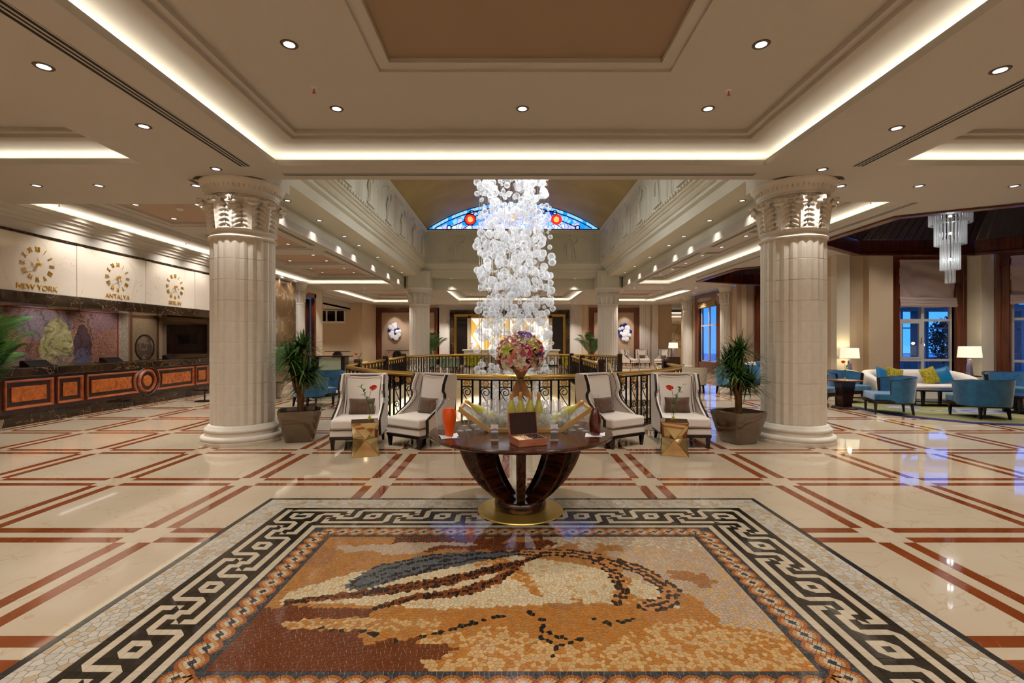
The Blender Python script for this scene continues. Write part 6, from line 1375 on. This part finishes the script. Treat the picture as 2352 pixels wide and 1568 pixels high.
# ------------------------------------------------------------------ reception desk
dk = thing('reception_desk', 'long mahogany reception desk with figured panels and dark marble top', 'desk', (0,0,0)); DX = -9.3
MB().box(DX-.6,8.2,.24,DX,16.4,.93).build('body', WOODD, dk); MB().box(DX-.56,8.2,0,DX-.05,16.4,.24).build('plinth', MDARK, dk); MB().box(DX-.78,8.15,.93,DX+.05,16.45,1.1).build('countertop', MDARK, dk, bevel=.015, seg=3)
def deskpanel(y0, y1, cut=0):
    z0, z1 = .33, .875; c = 12.32; r_ = .395
    def shape(d):
        a, b_, lo, hi = y0+d, y1-d, z0+d, z1-d
        if not cut: return [(a,lo),(b_,lo),(b_,hi),(a,hi)]
        rr_ = r_+d; zc = (z0+z1)/2; P = []
        A = math.asin(min(1,(hi-zc)/rr_)); arc = [(math.cos(q)*rr_, math.sin(q)*rr_) for q in [A-2*A*i/12 for i in range(13)]]
        if cut > 0: return [(b_,lo),(b_,hi)]+[(c+p[0], zc+p[1]) for p in arc]
        return [(a,hi),(a,lo)]+[(c-p[0], zc+p[1]) for p in reversed(arc)]
    M = Matrix(((0,0,1,DX),(1,0,0,0),(0,1,0,0),(0,0,0,1)))
    P = shape(0); ar = sum(P[i-1][0]*P[i][1]-P[i][0]*P[i-1][1] for i in range(len(P)))
    k = MB(); k.sweep(P if ar > 0 else P[::-1], [(0,0),(0,.035),(.012,.042),(.035,.03),(.045,.012),(.05,0)], M); k.build('panel_moulding', WOODM, dk)
    P = shape(.13); MB().prism(P if ar > 0 else P[::-1], 0, .02, M).build('figured_panel', WOODF, dk, bevel=.008)
for q in ((8.84,9.78),(9.87,10.46),(14.19,14.78),(14.87,15.8)): deskpanel(*q)
deskpanel(10.55,12.12,-1); deskpanel(12.52,14.11,1)
RM = Matrix.Translation((DX,12.32,.6025)) @ Matrix.Rotation(PI/2,4,'Y')
MB().lathe([(.335,0),(.335,.03),(.36,.045),(.375,.03),(.38,0)], 48, RM).build('roundel_dark_ring', WOODD, dk, 40); MB().lathe([(.235,0),(.24,.035),(.27,.045),(.295,.03),(.31,.02),(.32,0)], 48, RM).build('roundel_moulding', WOODM, dk, 40); MB().lathe([(0,.03),(.13,.03),(.14,.02),(.145,0)], 40, RM).build('roundel_panel', WOODF, dk, 40)  # dark wood ring outside the roundel moulding
for y, l in ((9.8,'nearest'),(11.65,'middle'),(13.7,'farthest')):
    t = thing('desk_display', 'low black slanted display on the desk, '+l, 'desk display', (-9.62,y,1.1)); MB().prism([(-.12,0),(.10,0),(-.06,.12),(-.12,.12)], -.24, .24, Matrix(((1,0,0,0),(0,0,1,0),(0,1,0,0),(0,0,0,1)))).build('housing', BLACKW, t); MB().box(-.2,-.3,0,.14,.3,.012).build('base', BLACKW, t)
t = thing('desk_stand', 'dark angled floor stand just left of the near left column', 'stand', (-8.2,12.9,0)); MB().box(-.18,-.14,0,.18,.14,.03).build('base', BLACKW, t); MB().tube([(0,0,.03),(0,0,.3)], .02, 8).build('post', BLACKW, t); MB().box(-.2,-.15,.3,.2,.15,.33).build('top', BLACKW, t)
# clocks
NUM = ['XII','I','II','III','IIII','V','VI','VII','VIII','IX','X','XI']
TXT = {}
def text(body, size, mt, nm, parent, M, ext=.006):
    if (body, size) not in TXT:
        c = bpy.data.curves.new(nm, 'FONT'); c.body = body; c.size = size; c.align_x = 'CENTER'; c.align_y = 'CENTER'; c.extrude = ext; c.offset = -.0012; c.materials.append(mt)
        q = bpy.data.objects.new('text_source', c); TXT[(body, size)] = bpy.data.meshes.new_from_object(q); bpy.data.objects.remove(q)
    o = link(nm, TXT[(body, size)], parent); o.matrix_local = M; return o
WALLM = Matrix(((0,0,1,0),(1,0,0,0),(0,1,0,0),(0,0,0,1)))          # text plane facing +X, reading along +Y
def clock(y, city, hh, mm, label):
    t = thing('wall_clock', label, 'clock', (-9.313,y,3.11))
    for i, nme in enumerate(NUM):
        a = PI/2-2*PI*i/12; o = text(nme, .15, GOLDM, 'numeral', t, WALLM @ Matrix.Translation((.29*math.cos(a), .29*math.sin(a), .006)) @ Matrix.Rotation(a-PI/2,4,'Z') @ Matrix.Scale(.55,4,(1,0,0)))
    text(city, .15, GOLDM, 'city_lettering', t, WALLM @ Matrix.Translation((0,-.455,.006)) @ Matrix.Scale(1.05,4,(1,0,0)))
    MB().lathe([(.0,0),(.03,0),(.03,.05),(.018,.07),(0,.07)], 20, Matrix.Rotation(PI/2,4,'Y')).build('hub', GOLDM, t, 40)
    for L, a, nm, zz in ((.15,hh,'hour_hand',.05),(.24,mm,'minute_hand',.06)):
        M = WALLM @ Matrix.Translation((0,0,zz)) @ Matrix.Rotation(a,4,'Z'); b_ = MB(); b_.add([(-.05,-.006,0),(L,-.003,0),(L,.003,0),(-.05,.006,0),(-.05,-.006,.006),(L,-.003,.006),(L,.003,.006),(-.05,.006,.006)], [(0,3,2,1),(4,5,6,7),(0,1,5,4),(1,2,6,5),(2,3,7,6),(3,0,4,7)], M); b_.tube([(L*.62+.022*math.cos(q),.022*math.sin(q),.003) for q in [2*PI*i/14 for i in range(14)]], .004, 5, M, closed=True); b_.build(nm, GOLDM, t)
clock(9.49, 'NEW YORK', 2.05, PI+.42, 'gilt wall clock over the letters NEW YORK'); clock(11.42, 'ANTALYA', -1.25, PI+.42, 'gilt wall clock over the letters ANTALYA'); clock(13.36, 'BERLIN', -.8, PI+.42, 'gilt wall clock over the letters BERLIN')
# mosaics and screen behind the desk: plain drifts of coloured tesserae
def tile_panel(name, label, cat, y0, y1, z0, z1, n, colf, frame=None):
    t = thing(name, label, cat, (-12.5,(y0+y1)/2,(z0+z1)/2)); W, H = y1-y0, z1-z0; ny, nz = n; vs, fs, cs = [], [], []
    rq = random.Random(4)
    for i in range(ny):
        for j in range(nz):
            g = .07; o = len(vs); a0, a1, b0, b1 = -W/2+W*(i+g)/ny, -W/2+W*(i+1-g)/ny, -H/2+H*(j+g)/nz, -H/2+H*(j+1-g)/nz; c = colf((i+.5)/ny, (j+.5)/nz); k = rq.uniform(.8,1.2)
            vs += [(.012,a0,b0),(.012,a1,b0),(.012,a1,b1),(.012,a0,b1)]; fs.append((o,o+1,o+2,o+3)); cs += [min(1,c[0]*k),min(1,c[1]*k),min(1,c[2]*k),1]
    me = bpy.data.meshes.new('tesserae'); me.from_pydata(vs, [], fs); at = me.attributes.new('Col','FLOAT_COLOR','FACE'); at.data.foreach_set('color', cs); me.materials.append(mat('wall_mosaic_stone', (1,1,1), .3, attr='Col')); tag(link('tesserae', me, t), kind='stuff')
    MB().box(0,-W/2-.02,-H/2-.02,.01,W/2+.02,H/2+.02).build('backing', mat('rose_grout', s(150,110,92), .7), t)
    if frame: MB().sweep(rect(-W/2-.03,-H/2-.03,W/2+.03,H/2+.03), [(0,0),(0,.02),(.035,.02),(.035,0)], WALLM).build('frame', frame, t)
    return t
def blob(u, v, cu, cv, ru, rv): return ((u-cu)/ru)**2+((v-cv)/rv)**2+.35*fb(u*3+cu, v*3, 3)
def big(u, v):
    c = s(170,124,104) if fb(u, v, 3) < .1 else s(150,120,130)
    if R.random() < .16: c = s(120,64,48)
    if u < .36 and v > .45 and blob(u,v,.12,.85,.3,.25) < 1: c = s(176,156,160)
    if blob(u,v,.60,.80,.14,.2) < 1: c = s(146,130,142)
    if blob(u,v,.30,.40,.085,.42) < 1: c = s(70,74,96) if fb(u*4,v,5) < .15 else s(104,112,144)
    if blob(u,v,.20,.25,.07,.36) < 1: c = s(84,118,156)
    if blob(u,v,.385,.62,.05,.16) < 1: c = s(186,140,104)
    if blob(u,v,.16,.66,.075,.13) < 1: c = s(176,84,58)
    if blob(u,v,.66,.50,.085,.36) < 1: c = s(186,182,116) if fb(u*5,v*2,4) < .1 else s(204,196,150)
    if blob(u,v,.70,.2,.10,.24) < 1: c = s(146,130,116) if fb(u*5,v*3,4) < 0 else s(180,150,130)
    if blob(u,v,.79,.55,.05,.26) < 1: c = s(84,64,76)
    if blob(u,v,.79,.28,.05,.22) < 1: c = s(96,100,128)
    if blob(u,v,.06,.16,.07,.2) < 1: c = s(170,140,116)
    if blob(u,v,.48,.3,.10,.18) < 1: c = s(150,116,116)
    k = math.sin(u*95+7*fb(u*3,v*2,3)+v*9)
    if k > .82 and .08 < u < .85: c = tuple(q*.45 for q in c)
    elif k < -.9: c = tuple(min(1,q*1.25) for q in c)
    return c
tile_panel('wall_mosaic', 'wide rose and blue mosaic of loose drapery-like drifts behind the desk', 'mosaic', 9.4, 15.3, .3, 2.46, (250,90), big, mat('mosaic_red_edge', s(132,48,34), .5))
tile_panel('tile_strip', 'narrow upright strip of small cream tiles beside the mosaic', 'tile panel', 15.36, 15.74, .3, 2.5, (8,46), lambda u,v: s(176,160,142))
def med(u, v):
    q = math.hypot((u-.5)*1.32, (v-.5)*2.2)/.5
    if u < .09 or u > .91 or v > .95: return s(110,74,44)
    if q < .78: return s(160,140,118) if fb(u*2,v*3,3) > -.05 else s(112,90,74)
    if q < .92: return s(52,40,34)
    return s(158,136,104)
tile_panel('medallion_mosaic', 'buff mosaic panel with a dark ringed oval medallion', 'mosaic', 15.8, 17.1, .3, 2.48, (70,120), med)
t = thing('wall_screen', 'dark framed wall screen at the end of the reception recess', 'screen', (-11.57,17.25,1.68)); m = MB(); m.sweep(rect(-.69,-.51,.69,.51), [(0,0),(0,.07),(.1,.07),(.36,.03),(.36,0)], Matrix.Rotation(PI/2,4,'X')); m.build('wide_frame', WOODD, t); MB().box(-.34,-.03,-.16,.34,-.015,.16).build('screen', mat('dark_screen', s(10,8,10), .08), t)
# left hall: display cabinet, console tables, flowers
t = thing('display_cabinet', 'dark cabinet with a pale green glass front in the left hall', 'cabinet', (-7.3,19.6,0)); MB().box(-.6,-.25,.35,-.45,.25,.98).build('side', BLACKW, t); MB().box(.45,-.25,.35,.6,.25,.98).build('side', BLACKW, t); MB().box(-.78,-.3,.98,.78,.3,1.02).build('top', BLACKW, t); MB().box(-.45,-.2,.4,.45,.2,.95).build('glass_front', mat('pale_green_glass', s(150,160,140), .15), t); MB().box(-.65,-.28,0,.65,.28,.35).build('plinth', WOODD, t)
def console(label, x, y):
    t = thing('console_table', label, 'table', (x,y,0)); MB().box(-.75,-.2,.96,.75,.2,1.0).build('tabletop', BLACKW, t)
    for sx in (-1,1): MB().prism([(sx*.03,0),(sx*.03,.96),(sx*.16,.94),(sx*.26,.8),(sx*.31,.55),(sx*.31,.3),(sx*.27,0)][::sx], -.14, .14, Matrix.Rotation(PI/2,4,'X')).build('leg', BLACKW, t)
console('dark console table with bowed legs in the back hall', -11.0, 30.5); console('dark console table with bowed legs before the left timber frame', -7.8, 32.9)
for x, y, l in ((-5.0,19.4,'farther'),(-5.3,16.6,'middle'),(-5.6,13.0,'nearer')):
    t = thing('flower_stand', 'slim dark table left of the well, %s of three' % l, 'table', (x,y,0)); MB().lathe([(0,.68),(.26,.68),(.26,.7),(0,.7)], 28).build('tabletop', BLACKW, t, 30); MB().tube([(0,0,.02),(0,0,.68)], .03, 10).build('post', BLACKW, t); MB().lathe([(0,0),(.2,0),(.2,.02),(0,.03)], 24).build('foot', BLACKW, t, 30)
    bud_vase('bud vase with a red anthurium left of the well, %s of three' % l, x, y, .702, 1 if l != 'farther' else -1)
